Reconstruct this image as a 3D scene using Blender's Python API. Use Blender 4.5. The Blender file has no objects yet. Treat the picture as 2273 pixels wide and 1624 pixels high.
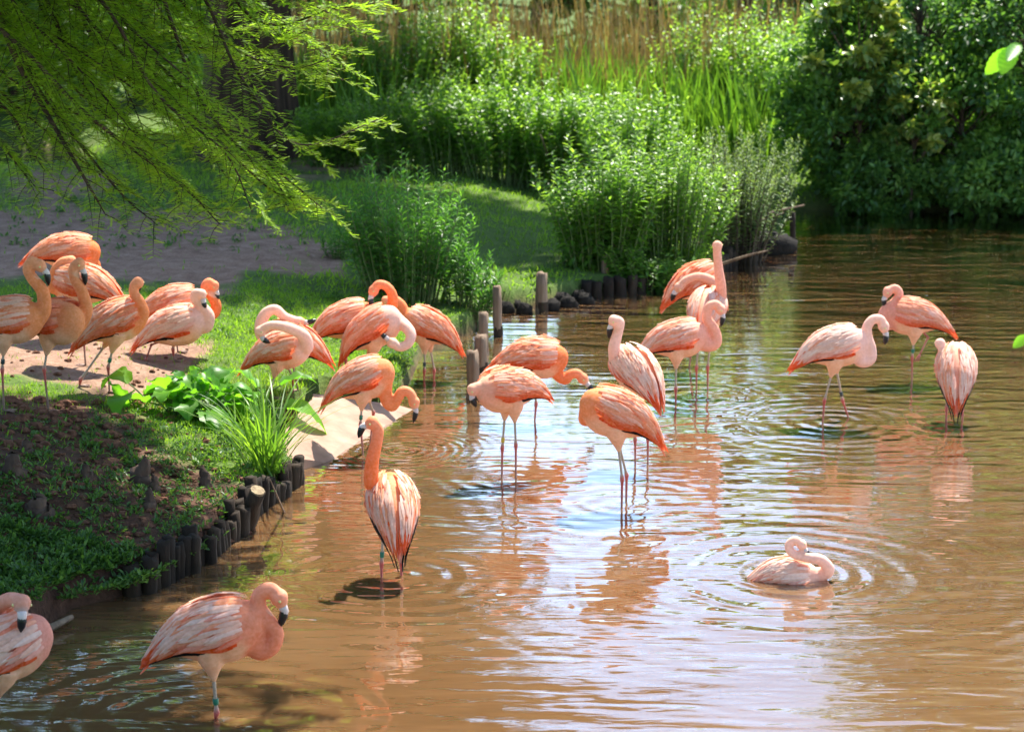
import bpy, math, random
import numpy as np
from mathutils import Vector

random.seed(7)
RNG = np.random.default_rng(11)
scene = bpy.context.scene
COL = scene.collection

# ------------------------------------------------------------------ camera
IW, IH, FPX = 2273.0, 1624.0, 5096.0      # working picture units used for measuring
CAM_H = 3.9
PITCH = math.atan((812 + 244) / FPX)
cam_data = bpy.data.cameras.new("camera")
cam = bpy.data.objects.new("camera", cam_data)
COL.objects.link(cam)
cam.location = (0, 0, CAM_H)
cam.rotation_euler = (math.pi / 2 - PITCH, 0, 0)
cam_data.sensor_width = 36.0
cam_data.lens = 36.0 * FPX / IW
cam_data.clip_end = 2000
cam_data.dof.use_dof = True
cam_data.dof.focus_distance = 13.2
cam_data.dof.aperture_fstop = 3.6
scene.camera = cam

# ------------------------------------------------------------------ light
SUN_EL, SUN_AZ = math.radians(60), math.radians(24)
world = bpy.data.worlds.new("World")
scene.world = world
world.use_nodes = True
wn = world.node_tree.nodes
bg = wn["Background"]
sky = wn.new("ShaderNodeTexSky")
sky.sky_type = 'NISHITA'
sky.sun_disc = False
sky.sun_elevation = SUN_EL
sky.sun_rotation = SUN_AZ
sky.dust_density = 0.3
sky.air_density = 1.0
world.node_tree.links.new(sky.outputs[0], bg.inputs[0])
bg.inputs[1].default_value = 0.15
sun_data = bpy.data.lights.new("sun", 'SUN')
sun_data.energy = 5.0
sun_data.angle = math.radians(0.53)
sun_data.color = (1.0, 0.95, 0.86)
sun = bpy.data.objects.new("sun", sun_data)
COL.objects.link(sun)
SD = Vector((math.sin(SUN_AZ) * math.cos(SUN_EL), math.cos(SUN_AZ) * math.cos(SUN_EL), math.sin(SUN_EL)))
sun.rotation_euler = (-SD).to_track_quat('-Z', 'Y').to_euler()
sun.location = (5, 20, 30)
scene.view_settings.view_transform = 'Standard'
scene.view_settings.look = 'None'
scene.view_settings.exposure = 1.4
scene.view_settings.gamma = 1.0
scene.view_settings.use_curve_mapping = False
scene.render.engine = 'CYCLES'

# ------------------------------------------------------------------ measuring helpers
SP, CP = math.sin(PITCH), math.cos(PITCH)

def ray(px, py):
    u = (px - IW / 2) / FPX
    v = (IH / 2 - py) / FPX
    return np.array([u, CP + v * SP, -SP + v * CP])       # per unit of depth along the view axis

def at_z(px, py, z=0.0):
    r = ray(px, py)
    t = (z - CAM_H) / r[2]
    return np.array([0, 0, CAM_H]) + r * t

def at_y(px, py, y):
    r = ray(px, py)
    return np.array([0, 0, CAM_H]) + r * (y / r[1])

def project(X, Y, Z):
    dz = Z - CAM_H
    dep = Y * CP - dz * SP
    up = Y * SP + dz * CP
    return IW / 2 + X / dep * FPX, IH / 2 - up / dep * FPX

def sstep(a, b, x):
    t = np.clip((x - a) / (b - a), 0, 1)
    return t * t * (3 - 2 * t)

def vnoise(x, y, seed=0):
    xi = np.floor(x).astype(np.int64); yi = np.floor(y).astype(np.int64)
    xf = x - xi; yf = y - yi
    xf = xf * xf * (3 - 2 * xf); yf = yf * yf * (3 - 2 * yf)
    def h(a, b):
        n = (a * 374761393 + b * 668265263 + seed * 974711) & 0x7fffffff
        n = ((n ^ (n >> 13)) * 1274126177) & 0x7fffffff
        return ((n ^ (n >> 16)) & 0xffff) / 65535.0
    return (h(xi, yi) * (1 - xf) + h(xi + 1, yi) * xf) * (1 - yf) + (h(xi, yi + 1) * (1 - xf) + h(xi + 1, yi + 1) * xf) * yf

def fbm(x, y, seed=0, o=3):
    s = 0; a = 0.5
    for i in range(o):
        s = s + a * vnoise(x * 2 ** i, y * 2 ** i, seed + i); a *= 0.5
    return s

def in_poly(px, py, poly):
    inside = np.zeros(px.shape, bool)
    n = len(poly)
    for i in range(n):
        x1, y1 = poly[i]; x2, y2 = poly[(i + 1) % n]
        c = ((y1 > py) != (y2 > py)) & (px < (x2 - x1) * (py - y1) / ((y2 - y1) if y2 != y1 else 1e-9) + x1)
        inside ^= c
    return inside

def dist_poly(px, py, poly):
    d = np.full(px.shape, 1e9)
    n = len(poly)
    for i in range(n):
        x1, y1 = poly[i]; x2, y2 = poly[(i + 1) % n]
        dx, dy = x2 - x1, y2 - y1
        t = np.clip(((px - x1) * dx + (py - y1) * dy) / (dx * dx + dy * dy + 1e-12), 0, 1)
        d = np.minimum(d, np.hypot(px - x1 - t * dx, py - y1 - t * dy))
    return d

# ------------------------------------------------------------------ mesh helpers
def tag(o, label=None, cat=None, group=None, kind=None):
    if label: o["label"] = label
    if cat: o["category"] = cat
    if group: o["group"] = group
    if kind: o["kind"] = kind
    return o

def empty(name, loc, label=None, cat=None, group=None):
    o = bpy.data.objects.new(name, None)
    o.empty_display_size = 0.1
    COL.objects.link(o)
    o.location = [float(c) for c in loc]
    return tag(o, label, cat, group)

def mesh_np(name, V, F, mat, parent=None, tint=None, col=None, smooth=False, origin=None):
    """V (N,3), F (M,k) -> one mesh object; with a parent the verts are world coords and become relative to it."""
    V = np.asarray(V, np.float64).reshape(-1, 3)
    F = np.asarray(F, np.int32)
    if parent is not None:
        o = parent; off = np.zeros(3)
        while o is not None:
            off += np.array(o.location); o = o.parent
        V = V - off
    elif origin is not None:
        V = V - np.asarray(origin)
    me = bpy.data.meshes.new(name)
    k = F.shape[1]
    me.vertices.add(len(V)); me.vertices.foreach_set("co", V.astype(np.float32).ravel())
    me.loops.add(F.size); me.loops.foreach_set("vertex_index", F.ravel())
    me.polygons.add(len(F))
    me.polygons.foreach_set("loop_start", np.arange(0, F.size, k, dtype=np.int32))
    me.polygons.foreach_set("loop_total", np.full(len(F), k, np.int32))
    me.polygons.foreach_set("use_smooth", np.full(len(F), smooth, bool))
    if tint is not None:
        a = me.attributes.new("tint", 'FLOAT', 'POINT')
        a.data.foreach_set("value", np.asarray(tint, np.float32))
    if col is not None:
        a = me.attributes.new("Col", 'FLOAT_COLOR', 'POINT')
        c = np.ones((len(V), 4), np.float32); c[:, :3] = np.asarray(col)
        a.data.foreach_set("color", c.ravel())
    me.update(calc_edges=True)
    me.validate()
    me.materials.append(mat)
    o = bpy.data.objects.new(name, me)
    COL.objects.link(o)
    if parent is not None: o.parent = parent
    elif origin is not None: o.location = [float(c) for c in origin]
    return o

class MB:
    """collects quads/tris; all faces stored as quads (tris repeat nothing: kept apart)"""
    def __init__(s): s.v = []; s.q = []; s.t = []; s.c = []; s.n = 0
    def add(s, V, quads=(), tris=(), col=None):
        V = np.asarray(V, float).reshape(-1, 3)
        for f in quads: s.q.append([i + s.n for i in f])
        for f in tris: s.t.append([i + s.n for i in f])
        s.v.append(V); s.n += len(V)
        c = np.zeros((len(V), 3)) + (0 if col is None else np.asarray(col, float))
        s.c.append(c)
    def tube(s, P, R, n=6, cap=True, col=None, ry=None):
        V, Q, T, C = tube(P, R, n, cap, col)
        s.add(V, Q, T, C)
    def build(s, name, mat, parent=None, smooth=True, origin=None):
        V = np.concatenate(s.v); C = np.concatenate(s.c)
        if parent is not None:
            o = parent; off = np.zeros(3)
            while o is not None:
                off += np.array(o.location); o = o.parent
            V = V - off
        elif origin is not None: V = V - np.asarray(origin)
        me = bpy.data.meshes.new(name)
        me.from_pydata(V.tolist(), [], s.q + s.t)
        a = me.attributes.new("Col", 'FLOAT_COLOR', 'POINT')
        c = np.ones((len(V), 4), np.float32); c[:, :3] = C
        a.data.foreach_set("color", c.ravel())
        me.polygons.foreach_set("use_smooth", np.full(len(me.polygons), smooth, bool))
        me.update(); me.materials.append(mat)
        o = bpy.data.objects.new(name, me); COL.objects.link(o)
        if parent is not None: o.parent = parent
        elif origin is not None: o.location = [float(x) for x in origin]
        return o

def unit(v):
    v = np.asarray(v, float)
    return v / (np.linalg.norm(v, axis=-1, keepdims=True) + 1e-12)

def tube(P, R, n=6, cap=True, col=None):
    P = np.asarray(P, float); m = len(P)
    R = np.zeros(m) + np.asarray(R, float)
    T = np.gradient(P, axis=0); T = unit(T)
    ref = np.array([0, 0, 1.0]) if abs(T[0][2]) < 0.9 else np.array([1.0, 0, 0])
    A = np.zeros((m, 3)); 
    a = unit(np.cross(T[0], ref))
    for i in range(m):
        a = a - T[i] * np.dot(a, T[i]); a = unit(a); A[i] = a
    B = np.cross(T, A)
    th = np.arange(n) * 2 * math.pi / n
    V = P[:, None] + R[:, None, None] * (np.cos(th)[None, :, None] * A[:, None] + np.sin(th)[None, :, None] * B[:, None])
    V = V.reshape(-1, 3)
    Q = []
    for i in range(m - 1):
        for j in range(n):
            Q.append((i * n + j, i * n + (j + 1) % n, (i + 1) * n + (j + 1) % n, (i + 1) * n + j))
    Tt = []
    C = None
    if col is not None:
        col = np.asarray(col, float)
        C = np.repeat(col, n, axis=0) if col.ndim == 2 else np.zeros((len(V), 3)) + col
    if cap:
        k = len(V)
        V = np.concatenate([V, P[:1], P[-1:]])
        for j in range(n):
            Tt.append((k, (j + 1) % n, j))
            Tt.append((k + 1, (m - 1) * n + j, (m - 1) * n + (j + 1) % n))
        if C is not None: C = np.concatenate([C, C[:1], C[-1:]])
    return V, Q, Tt, C

def spline(P, per=6):
    P = np.asarray(P, float)
    if len(P) < 3:
        t = np.linspace(0, 1, per + 1)[:, None]
        return P[0] * (1 - t) + P[-1] * t
    Q = np.concatenate([[2 * P[0] - P[1]], P, [2 * P[-1] - P[-2]]])
    out = []
    for i in range(1, len(Q) - 2):
        p0, p1, p2, p3 = Q[i - 1], Q[i], Q[i + 1], Q[i + 2]
        for k in range(per):
            t = k / per
            out.append(0.5 * (2 * p1 + (p2 - p0) * t + (2 * p0 - 5 * p1 + 4 * p2 - p3) * t * t + (3 * p1 - p0 - 3 * p2 + p3) * t ** 3))
    out.append(P[-1])
    return np.array(out)

LEAF = {
  # along, side, up ; triangles
  'lance': (np.array([[0, 0, 0], [.38, -.5, .05], [.38, .5, .05], [.4, 0, -.02], [1, 0, -.12]]), [(0, 1, 3), (0, 3, 2), (1, 4, 3), (3, 4, 2)]),
  'broad': (np.array([[0, 0, 0], [.25, -.42, .05], [.25, .42, .05], [.65, -.38, .02], [.65, .38, .02], [.45, 0, -.04], [1, 0, -.15]]),
            [(0, 1, 5), (0, 5, 2), (1, 3, 5), (5, 4, 2), (3, 6, 5), (5, 6, 4)]),
  'dia': (np.array([[0, 0, 0], [.45, -.5, .06], [.45, .5, .06], [1, 0, -.08]]), [(0, 1, 3), (0, 3, 2)]),
  'blade': (np.array([[0, -.5, 0], [0, .5, 0], [.5, -.42, .0], [.5, .42, .0], [.8, -.25, -.06], [.8, .25, -.06], [1, 0, -.16]]),
            [(0, 1, 3), (0, 3, 2), (2, 3, 5), (2, 5, 4), (4, 5, 6)]),
  'blade3': (np.array([[0, -.5, 0], [0, .5, 0], [.6, -.35, -.03], [.6, .35, -.03], [1, 0, -.18]]), [(0, 1, 3), (0, 3, 2), (2, 3, 4)]),
}
_comb_v, _comb_f = [], []
for _i in range(8):
    for _s in (-1, 1):
        _b = .08 + _i * .112
        _l = .22 * (1 - .055 * _i ** 1.2) if _i > 2 else .2
        _k = len(_comb_v)
        _comb_v += [[_b - .045, 0, 0], [_b + .05, 0, 0], [_b + .1, _s * _l * 2.2, .02]]
        _comb_f.append((_k, _k + 1, _k + 2))
LEAF['comb'] = (np.array(_comb_v), _comb_f)

def leaves(P, D, N, L, W, kind='lance', tint=None):
    """vectorised leaves; returns V,F,tint"""
    T, F = LEAF[kind]
    P = np.asarray(P, float); n = len(P)
    D = unit(np.zeros((n, 3)) + D); N = np.zeros((n, 3)) + N
    S = unit(np.cross(D, N)); U = np.cross(S, D)
    L = np.zeros(n) + L; W = np.zeros(n) + W
    V = P[:, None] + D[:, None] * (L[:, None] * T[None, :, 0])[..., None] + S[:, None] * (W[:, None] * T[None, :, 1])[..., None] + U[:, None] * (L[:, None] * T[None, :, 2])[..., None]
    m = len(T)
    Fa = np.asarray(F, np.int64)[None] + (np.arange(n) * m)[:, None, None]
    t = np.repeat(np.zeros(n) + (0.5 if tint is None else tint), m)
    return V.reshape(-1, 3), Fa.reshape(-1, 3), t

def join(parts):
    Vs, Fs, Ts, n = [], [], [], 0
    for V, F, T in parts:
        Vs.append(V); Fs.append(F + n); Ts.append(T); n += len(V)
    return np.concatenate(Vs), np.concatenate(Fs), np.concatenate(Ts)

def rdir(n, up=0.0):
    v = RNG.normal(size=(n, 3)); v[:, 2] += up
    return unit(v)

# ------------------------------------------------------------------ materials
def nmat(name):
    m = bpy.data.materials.new(name); m.use_nodes = True
    nt = m.node_tree
    return m, nt, nt.nodes, nt.links, nt.nodes["Principled BSDF"], nt.nodes["Material Output"]

def ramp(nodes, stops):
    r = nodes.new("ShaderNodeValToRGB")
    e = r.color_ramp.elements
    while len(e) > 1: e.remove(e[-1])
    e[0].position = stops[0][0]; e[0].color = (*stops[0][1], 1)
    for p, c in stops[1:]:
        k = e.new(p); k.color = (*c, 1)
    return r

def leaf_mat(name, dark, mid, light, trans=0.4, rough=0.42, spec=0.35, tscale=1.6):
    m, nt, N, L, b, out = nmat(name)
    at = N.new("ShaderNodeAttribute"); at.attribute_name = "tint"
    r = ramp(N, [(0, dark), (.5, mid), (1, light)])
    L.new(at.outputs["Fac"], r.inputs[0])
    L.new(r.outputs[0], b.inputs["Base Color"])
    b.inputs["Roughness"].default_value = rough
    b.inputs["Specular IOR Level"].default_value = spec
    tr = N.new("ShaderNodeBsdfTranslucent")
    mul = N.new("ShaderNodeMixRGB"); mul.blend_type = 'MULTIPLY'; mul.inputs[0].default_value = 1
    L.new(r.outputs[0], mul.inputs[1]); mul.inputs[2].default_value = (tscale * 1.15, tscale * 1.1, tscale * .5, 1)
    L.new(mul.outputs[0], tr.inputs[0])
    mx = N.new("ShaderNodeMixShader"); mx.inputs[0].default_value = trans
    L.new(b.outputs[0], mx.inputs[1]); L.new(tr.outputs[0], mx.inputs[2])
    L.new(mx.outputs[0], out.inputs[0])
    return m

def noise_mat(name, stops, scale=8, rough=.8, bump=.3, bscale=30, detail=6, stretch=None, spec=.3, bdist=.02):
    m, nt, N, L, b, out = nmat(name)
    tc = N.new("ShaderNodeTexCoord")
    src = tc.outputs["Object"]
    if stretch:
        mp = N.new("ShaderNodeMapping"); mp.inputs["Scale"].default_value = stretch
        L.new(src, mp.inputs[0]); src = mp.outputs[0]
    n = N.new("ShaderNodeTexNoise"); n.inputs["Scale"].default_value = scale; n.inputs["Detail"].default_value = detail
    L.new(src, n.inputs["Vector"])
    r = ramp(N, stops); L.new(n.outputs["Fac"], r.inputs[0]); L.new(r.outputs[0], b.inputs["Base Color"])
    n2 = N.new("ShaderNodeTexNoise"); n2.inputs["Scale"].default_value = bscale; n2.inputs["Detail"].default_value = 5
    L.new(src, n2.inputs["Vector"])
    bp = N.new("ShaderNodeBump"); bp.inputs["Strength"].default_value = bump; bp.inputs["Distance"].default_value = bdist
    L.new(n2.outputs["Fac"], bp.inputs["Height"]); L.new(bp.outputs[0], b.inputs["Normal"])
    b.inputs["Roughness"].default_value = rough
    b.inputs["Specular IOR Level"].default_value = spec
    return m

M = {}
M['cypress'] = leaf_mat('cypress_foliage', (.045, .10, .010), (.135, .24, .02), (.27, .41, .04), .52, .5, .2, 2.3)
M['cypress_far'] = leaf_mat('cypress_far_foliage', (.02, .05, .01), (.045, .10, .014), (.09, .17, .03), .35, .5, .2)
M['herb'] = leaf_mat('herb_leaf', (.035, .095, .016), (.095, .205, .03), (.22, .36, .055), .5, .38, .5, 2.1)
M['willowherb'] = leaf_mat('willowherb_leaf', (.025, .08, .016), (.06, .17, .025), (.14, .31, .04), .48, .4, .45, 2.0)
M['grey_herb'] = leaf_mat('grey_herb_leaf', (.05, .085, .03), (.10, .17, .05), (.20, .28, .10), .4, .5, .35)
M['shrub'] = leaf_mat('shrub_leaf', (.02, .06, .015), (.065, .15, .034), (.19, .32, .07), .48, .36, .5, 2.1)
M['maple'] = leaf_mat('maple_leaf', (.03, .08, .02), (.07, .15, .03), (.30, .33, .06), .4, .36, .5)
M['iris'] = leaf_mat('iris_blade', (.04, .11, .014), (.095, .21, .024), (.19, .33, .04), .45, .4, .4)
M['reed'] = leaf_mat('dead_reed', (.14, .095, .04), (.28, .19, .085), (.46, .35, .18), .25, .7, .2, 1.0)
M['grass'] = leaf_mat('grass_blade', (.05, .12, .012), (.13, .25, .02), (.24, .38, .035), .5, .5, .3, 1.9)
M['weed'] = leaf_mat('weed_leaf', (.025, .065, .015), (.06, .14, .025), (.14, .25, .045), .4, .45, .4)
M['dock'] = leaf_mat('dock_leaf', (.03, .10, .012), (.075, .22, .018), (.15, .34, .025), .5, .42, .35, 2.0)
M['twig'] = noise_mat('twig_bark', [(.3, (.035, .022, .014)), (.7, (.10, .07, .045))], 20, .8, .3)
M['stem'] = noise_mat('green_stem', [(.3, (.06, .11, .03)), (.7, (.14, .18, .06))], 12, .6, .1)
M['bark'] = noise_mat('cypress_bark', [(.25, (.018, .011, .008)), (.5, (.05, .03, .02)), (.75, (.11, .066, .044))], 3.5, .9, .9, 7, 7, (3.2, 3.2, .35), .2, .06)
M['wood_wet'] = noise_mat('wet_log', [(.3, (.010, .007, .005)), (.55, (.03, .02, .013)), (.8, (.065, .045, .028))], 7, .8, .8, 18, 6, (1, 1, .25), .15, .02)
M['wood_post'] = noise_mat('weathered_post', [(.25, (.06, .04, .026)), (.5, (.17, .115, .075)), (.8, (.30, .22, .15))], 9, .85, .8, 26, 6, (1.6, 1.6, .16), .25, .015)
M['wood_cut'] = noise_mat('cut_wood', [(.3, (.16, .11, .06)), (.7, (.36, .27, .16))], 30, .85, .4, 60)
M['rock'] = noise_mat('dark_stone', [(.3, (.007, .006, .005)), (.6, (.017, .014, .011)), (.8, (.035, .028, .022))], 9, .8, .7, 25, 6, None, .12)
M['clod'] = noise_mat('soil_clod', [(.3, (.07, .03, .018)), (.7, (.20, .095, .058))], 25, .95, .6, 60, 5, None, .1)
M['knee'] = noise_mat('cypress_knee_bark', [(.3, (.035, .02, .014)), (.6, (.10, .06, .04)), (.8, (.17, .11, .075))], 10, .85, .8, 22, 6, (1, 1, .4), .25)
M['concrete'] = noise_mat('ramp_concrete', [(.2, (.20, .105, .068)), (.5, (.33, .20, .14)), (.8, (.43, .29, .215))], 3.5, .8, .25, 45, 9, None, .3, .01)

def col_mat(name, rough=.7, trans=0.0, bump=.0, bscale=80, stretch=None, spec=.25, var=0.0, sheen=0.0):
    m, nt, N, L, b, out = nmat(name)
    at = N.new("ShaderNodeAttribute"); at.attribute_name = "Col"
    c = at.outputs["Color"]
    tc = N.new("ShaderNodeTexCoord"); src = tc.outputs["Object"]
    if stretch:
        mp = N.new("ShaderNodeMapping"); mp.inputs["Scale"].default_value = stretch
        L.new(src, mp.inputs[0]); src = mp.outputs[0]
    n = N.new("ShaderNodeTexNoise"); n.inputs["Scale"].default_value = bscale; n.inputs["Detail"].default_value = 4
    L.new(src, n.inputs["Vector"])
    if var:
        hs = N.new("ShaderNodeHueSaturation")
        mr = N.new("ShaderNodeMapRange"); mr.inputs[1].default_value = .3; mr.inputs[2].default_value = .7
        mr.inputs[3].default_value = 1 - var; mr.inputs[4].default_value = 1 + var
        L.new(n.outputs["Fac"], mr.inputs[0])
        mr2 = N.new("ShaderNodeMapRange"); mr2.inputs[1].default_value = .3; mr2.inputs[2].default_value = .7
        mr2.inputs[3].default_value = 1 + var * .8; mr2.inputs[4].default_value = 1 - var * .8
        L.new(n.outputs["Fac"], mr2.inputs[0])
        L.new(mr.outputs[0], hs.inputs["Value"]); L.new(mr2.outputs[0], hs.inputs["Saturation"]); L.new(c, hs.inputs["Color"]); c = hs.outputs[0]
    L.new(c, b.inputs["Base Color"])
    b.inputs["Roughness"].default_value = rough
    b.inputs["Specular IOR Level"].default_value = spec
    if bump:
        bp = N.new("ShaderNodeBump"); bp.inputs["Strength"].default_value = bump; bp.inputs["Distance"].default_value = .006
        L.new(n.outputs["Fac"], bp.inputs["Height"]); L.new(bp.outputs[0], b.inputs["Normal"])
    if trans:
        tr = N.new("ShaderNodeBsdfTranslucent"); L.new(c, tr.inputs[0])
        mx = N.new("ShaderNodeMixShader"); mx.inputs[0].default_value = trans
        L.new(b.outputs[0], mx.inputs[1]); L.new(tr.outputs[0], mx.inputs[2]); L.new(mx.outputs[0], out.inputs[0])
    return m

M['plumage'] = col_mat('plumage', .75, .22, .22, 60, None, .12, .06)
M['feather'] = col_mat('feather', .65, .4, .2, 60, None, .15, .08)
M['leg'] = col_mat('leg_skin', .5, 0, .3, 120, None, .3, .15)
M['bill'] = col_mat('bill_horn', .32, 0, 0, 50, None, .45)
M['ring'] = col_mat('leg_ring', .35, 0, 0, 50, None, .4)
# ================================================================== setting: pond, banks
def pxs(lst): return [tuple(at_z(x, y, 0)[:2]) for x, y in lst]
POND = pxs([(-160, 1500), (0, 1418), (90, 1400), (160, 1350), (250, 1328), (340, 1303), (440, 1253), (505, 1208), (535, 1178),
            (575, 1128), (630, 1092), (660, 1066), (668, 1040), (720, 1000), (790, 955), (868, 915), (884, 890), (905, 858), (925, 815), (936, 778),
            (1000, 752), (1050, 738), (1078, 704), (1098, 676), (1130, 690), (1180, 684), (1240, 674), (1300, 658), (1400, 650), (1500, 632),
            (1580, 606), (1640, 578), (1655, 540), (1640, 500), (1650, 470), (1720, 462), (1800, 466), (1950, 470), (2100, 468), (2273, 476), (2450, 486)]) + \
       [(14, 27), (17, 18), (14, 9), (4, 8.4), (-2, 8.5), (-4.6, 8.8), (-4.8, 10.2)]
POND2 = pxs([(-260, 335), (20, 328), (150, 335), (186, 360), (186, 405), (150, 416), (20, 420), (-260, 425)])
RAMP_PX = [(600, 1020), (640, 930), (725, 868), (880, 905), (870, 935), (705, 1045)]

def ground_z(X, Y):
    X = np.asarray(X, float); Y = np.asarray(Y, float)
    s = dist_poly(X, Y, POND)
    ins = in_poly(X, Y, POND)
    s2 = dist_poly(X, Y, POND2); ins2 = in_poly(X, Y, POND2)
    nz = fbm(X * 2.2, Y * 2.2, 3) - .45
    nf = fbm(X * 9, Y * 9, 8) - .45
    left = sstep(0.6, -0.6, X)
    near = sstep(15.5, 12.5, Y) * left
    land = (.17 + .05 * near) * sstep(0, .07, s) + (.10 + .17 * left) * sstep(.1, 2.2, s) + .16 * near * sstep(.1, 1.3, s) + nz * .10 * sstep(.05, .6, s) + nf * (.025 + .07 * near) * sstep(.03, .3, s)
    land = land + 1.7 * sstep(8.0, 3.0, Y)
    z = np.where(ins, -.03 - .25 * sstep(0, .5, s), land)
    z = np.where(ins2, -.03 - .2 * sstep(0, .4, s2), np.minimum(z, np.where(ins, 9, .02 + .6 * s2)))
    # cut under the concrete ramp
    px, py = project(X, Y, np.full(X.shape, .08))
    inr = in_poly(px, py, RAMP_PX)
    z = np.where(inr, np.minimum(z, -.16), z)
    return z

def on_ground(px, py):
    z = .3
    for _ in range(10):
        p = at_z(px, py, z); z2 = float(ground_z(np.array([p[0]]), np.array([p[1]]))[0]); z = .5 * z + .5 * max(z2, 0)
    return at_z(px, py, z)

SOIL = [[(-300, 735), (330, 752), (475, 765), (470, 800), (330, 868), (200, 872), (120, 858), (-300, 850)],
        [(-300, 470), (300, 480), (560, 500), (750, 555), (755, 600), (560, 622), (490, 662), (330, 645), (200, 645), (-300, 610)],
        [(30, 395), (250, 400), (240, 462), (20, 452)], [(650, 370), (860, 372), (850, 395), (660, 392)]]
BANK = [(-400, 905), (150, 905), (300, 945), (440, 990), (530, 1040), (580, 1090), (560, 1320), (-400, 1560)]
def grassiness(X, Y, Z=None):
    Z = np.full(X.shape, .35) if Z is None else Z
    px, py = project(X, Y, Z)
    n = fbm(X * 3, Y * 3, 21)
    g = np.ones(X.shape)
    for p in SOIL:
        d = dist_poly(px, py, p) * np.where(in_poly(px, py, p), -1, 1)
        g = np.minimum(g, sstep(-12, 14, d + (n - .45) * 70))
    d = dist_poly(px, py, BANK) * np.where(in_poly(px, py, BANK), -1, 1)
    g = np.minimum(g, np.maximum(sstep(-40, 40, d + (n - .45) * 160), .0))
    return g

def axis(a, b, fine, lo, hi, grow=1.12):
    mid = list(np.arange(a, b, fine)); out = mid[:]
    st = fine; x = mid[-1]
    while x < hi: st *= grow; x += st; out.append(x)
    st = fine; x = mid[0]
    while x > lo: st *= grow; x -= st; out.insert(0, x)
    return np.array(out)
gx = axis(-4.6, 1.2, .045, -320, 320, 1.10)
gy = axis(10.5, 20.5, .05, -60, 600, 1.06)
GX, GY = np.meshgrid(gx, gy)
fx, fy = GX.ravel(), GY.ravel()
fz = ground_z(fx, fy)
nx, ny = len(gx), len(gy)
ii = np.arange(nx * ny).reshape(ny, nx)
Fg = np.stack([ii[:-1, :-1], ii[:-1, 1:], ii[1:, 1:], ii[1:, :-1]], -1).reshape(-1, 4)

_hz = fz.reshape(ny, nx)
def ground_z(X, Y):                                       # look-up in the finished ground
    X = np.clip(np.asarray(X, float), gx[0], gx[-1] - 1e-6); Y = np.clip(np.asarray(Y, float), gy[0], gy[-1] - 1e-6)
    i = np.clip(np.searchsorted(gx, X, side='right') - 1, 0, nx - 2); j = np.clip(np.searchsorted(gy, Y, side='right') - 1, 0, ny - 2)
    u = (X - gx[i]) / (gx[i + 1] - gx[i]); v = (Y - gy[j]) / (gy[j + 1] - gy[j])
    return (_hz[j, i] * (1 - u) + _hz[j, i + 1] * u) * (1 - v) + (_hz[j + 1, i] * (1 - u) + _hz[j + 1, i + 1] * u) * v

m, nt, N, L, b, out = nmat("ground_soil_and_turf")
at = N.new("ShaderNodeAttribute"); at.attribute_name = "tint"
tc = N.new("ShaderNodeTexCoord")
n1 = N.new("ShaderNodeTexNoise"); n1.inputs["Scale"].default_value = 7; n1.inputs["Detail"].default_value = 9
n2 = N.new("ShaderNodeTexNoise"); n2.inputs["Scale"].default_value = 45; n2.inputs["Detail"].default_value = 6
n3 = N.new("ShaderNodeTexNoise"); n3.inputs["Scale"].default_value = 1.3; n3.inputs["Detail"].default_value = 4
for q in (n1, n2, n3): L.new(tc.outputs["Object"], q.inputs["Vector"])
soil = ramp(N, [(.25, (.10, .052, .034)), (.5, (.25, .15, .10)), (.75, (.38, .26, .19))])
mxn = N.new("ShaderNodeMath"); mxn.operation = 'ADD'; mxn.inputs[1].default_value = 0
mlt = N.new("ShaderNodeMath"); mlt.operation = 'MULTIPLY_ADD'; mlt.inputs[1].default_value = .45
L.new(n2.outputs["Fac"], mlt.inputs[0]); 
ml2 = N.new("ShaderNodeMath"); ml2.operation = 'MULTIPLY'; ml2.inputs[1].default_value = .55
L.new(n1.outputs["Fac"], ml2.inputs[0]); L.new(ml2.outputs[0], mlt.inputs[2]); L.new(mlt.outputs[0], soil.inputs[0])
turf = ramp(N, [(.3, (.04, .065, .016)), (.55, (.085, .135, .028)), (.8, (.14, .15, .055))])
L.new(mlt.outputs[0], turf.inputs[0])
mx = N.new("ShaderNodeMixRGB"); L.new(at.outputs["Fac"], mx.inputs[0]); L.new(soil.outputs[0], mx.inputs[1]); L.new(turf.outputs[0], mx.inputs[2])
# darker soil on the front bank and along the waterline: its own second attribute
at2 = N.new("ShaderNodeAttribute"); at2.attribute_name = "dark_soil"
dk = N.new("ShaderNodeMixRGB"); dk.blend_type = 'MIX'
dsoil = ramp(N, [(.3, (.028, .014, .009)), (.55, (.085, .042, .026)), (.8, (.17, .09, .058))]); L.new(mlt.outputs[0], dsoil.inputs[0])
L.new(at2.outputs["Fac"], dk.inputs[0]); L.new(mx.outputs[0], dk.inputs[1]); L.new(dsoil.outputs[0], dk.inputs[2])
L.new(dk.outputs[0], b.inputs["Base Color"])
bp = N.new("ShaderNodeBump"); bp.inputs["Strength"].default_value = .8; bp.inputs["Distance"].default_value = .03
L.new(mlt.outputs[0], bp.inputs["Height"]); L.new(bp.outputs[0], b.inputs["Normal"])
b.inputs["Roughness"].default_value = .95; b.inputs["Specular IOR Level"].default_value = .15
gr = grassiness(fx, fy)
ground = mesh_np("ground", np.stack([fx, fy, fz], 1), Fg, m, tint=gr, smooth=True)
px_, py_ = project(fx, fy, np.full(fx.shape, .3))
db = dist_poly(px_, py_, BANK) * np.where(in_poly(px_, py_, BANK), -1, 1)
dark_soil = sstep(30, -60, db + (fbm(fx * 3, fy * 3, 21) - .45) * 160) 
dark_soil = np.maximum(dark_soil, sstep(.12, .0, fz) * .9)
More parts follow.
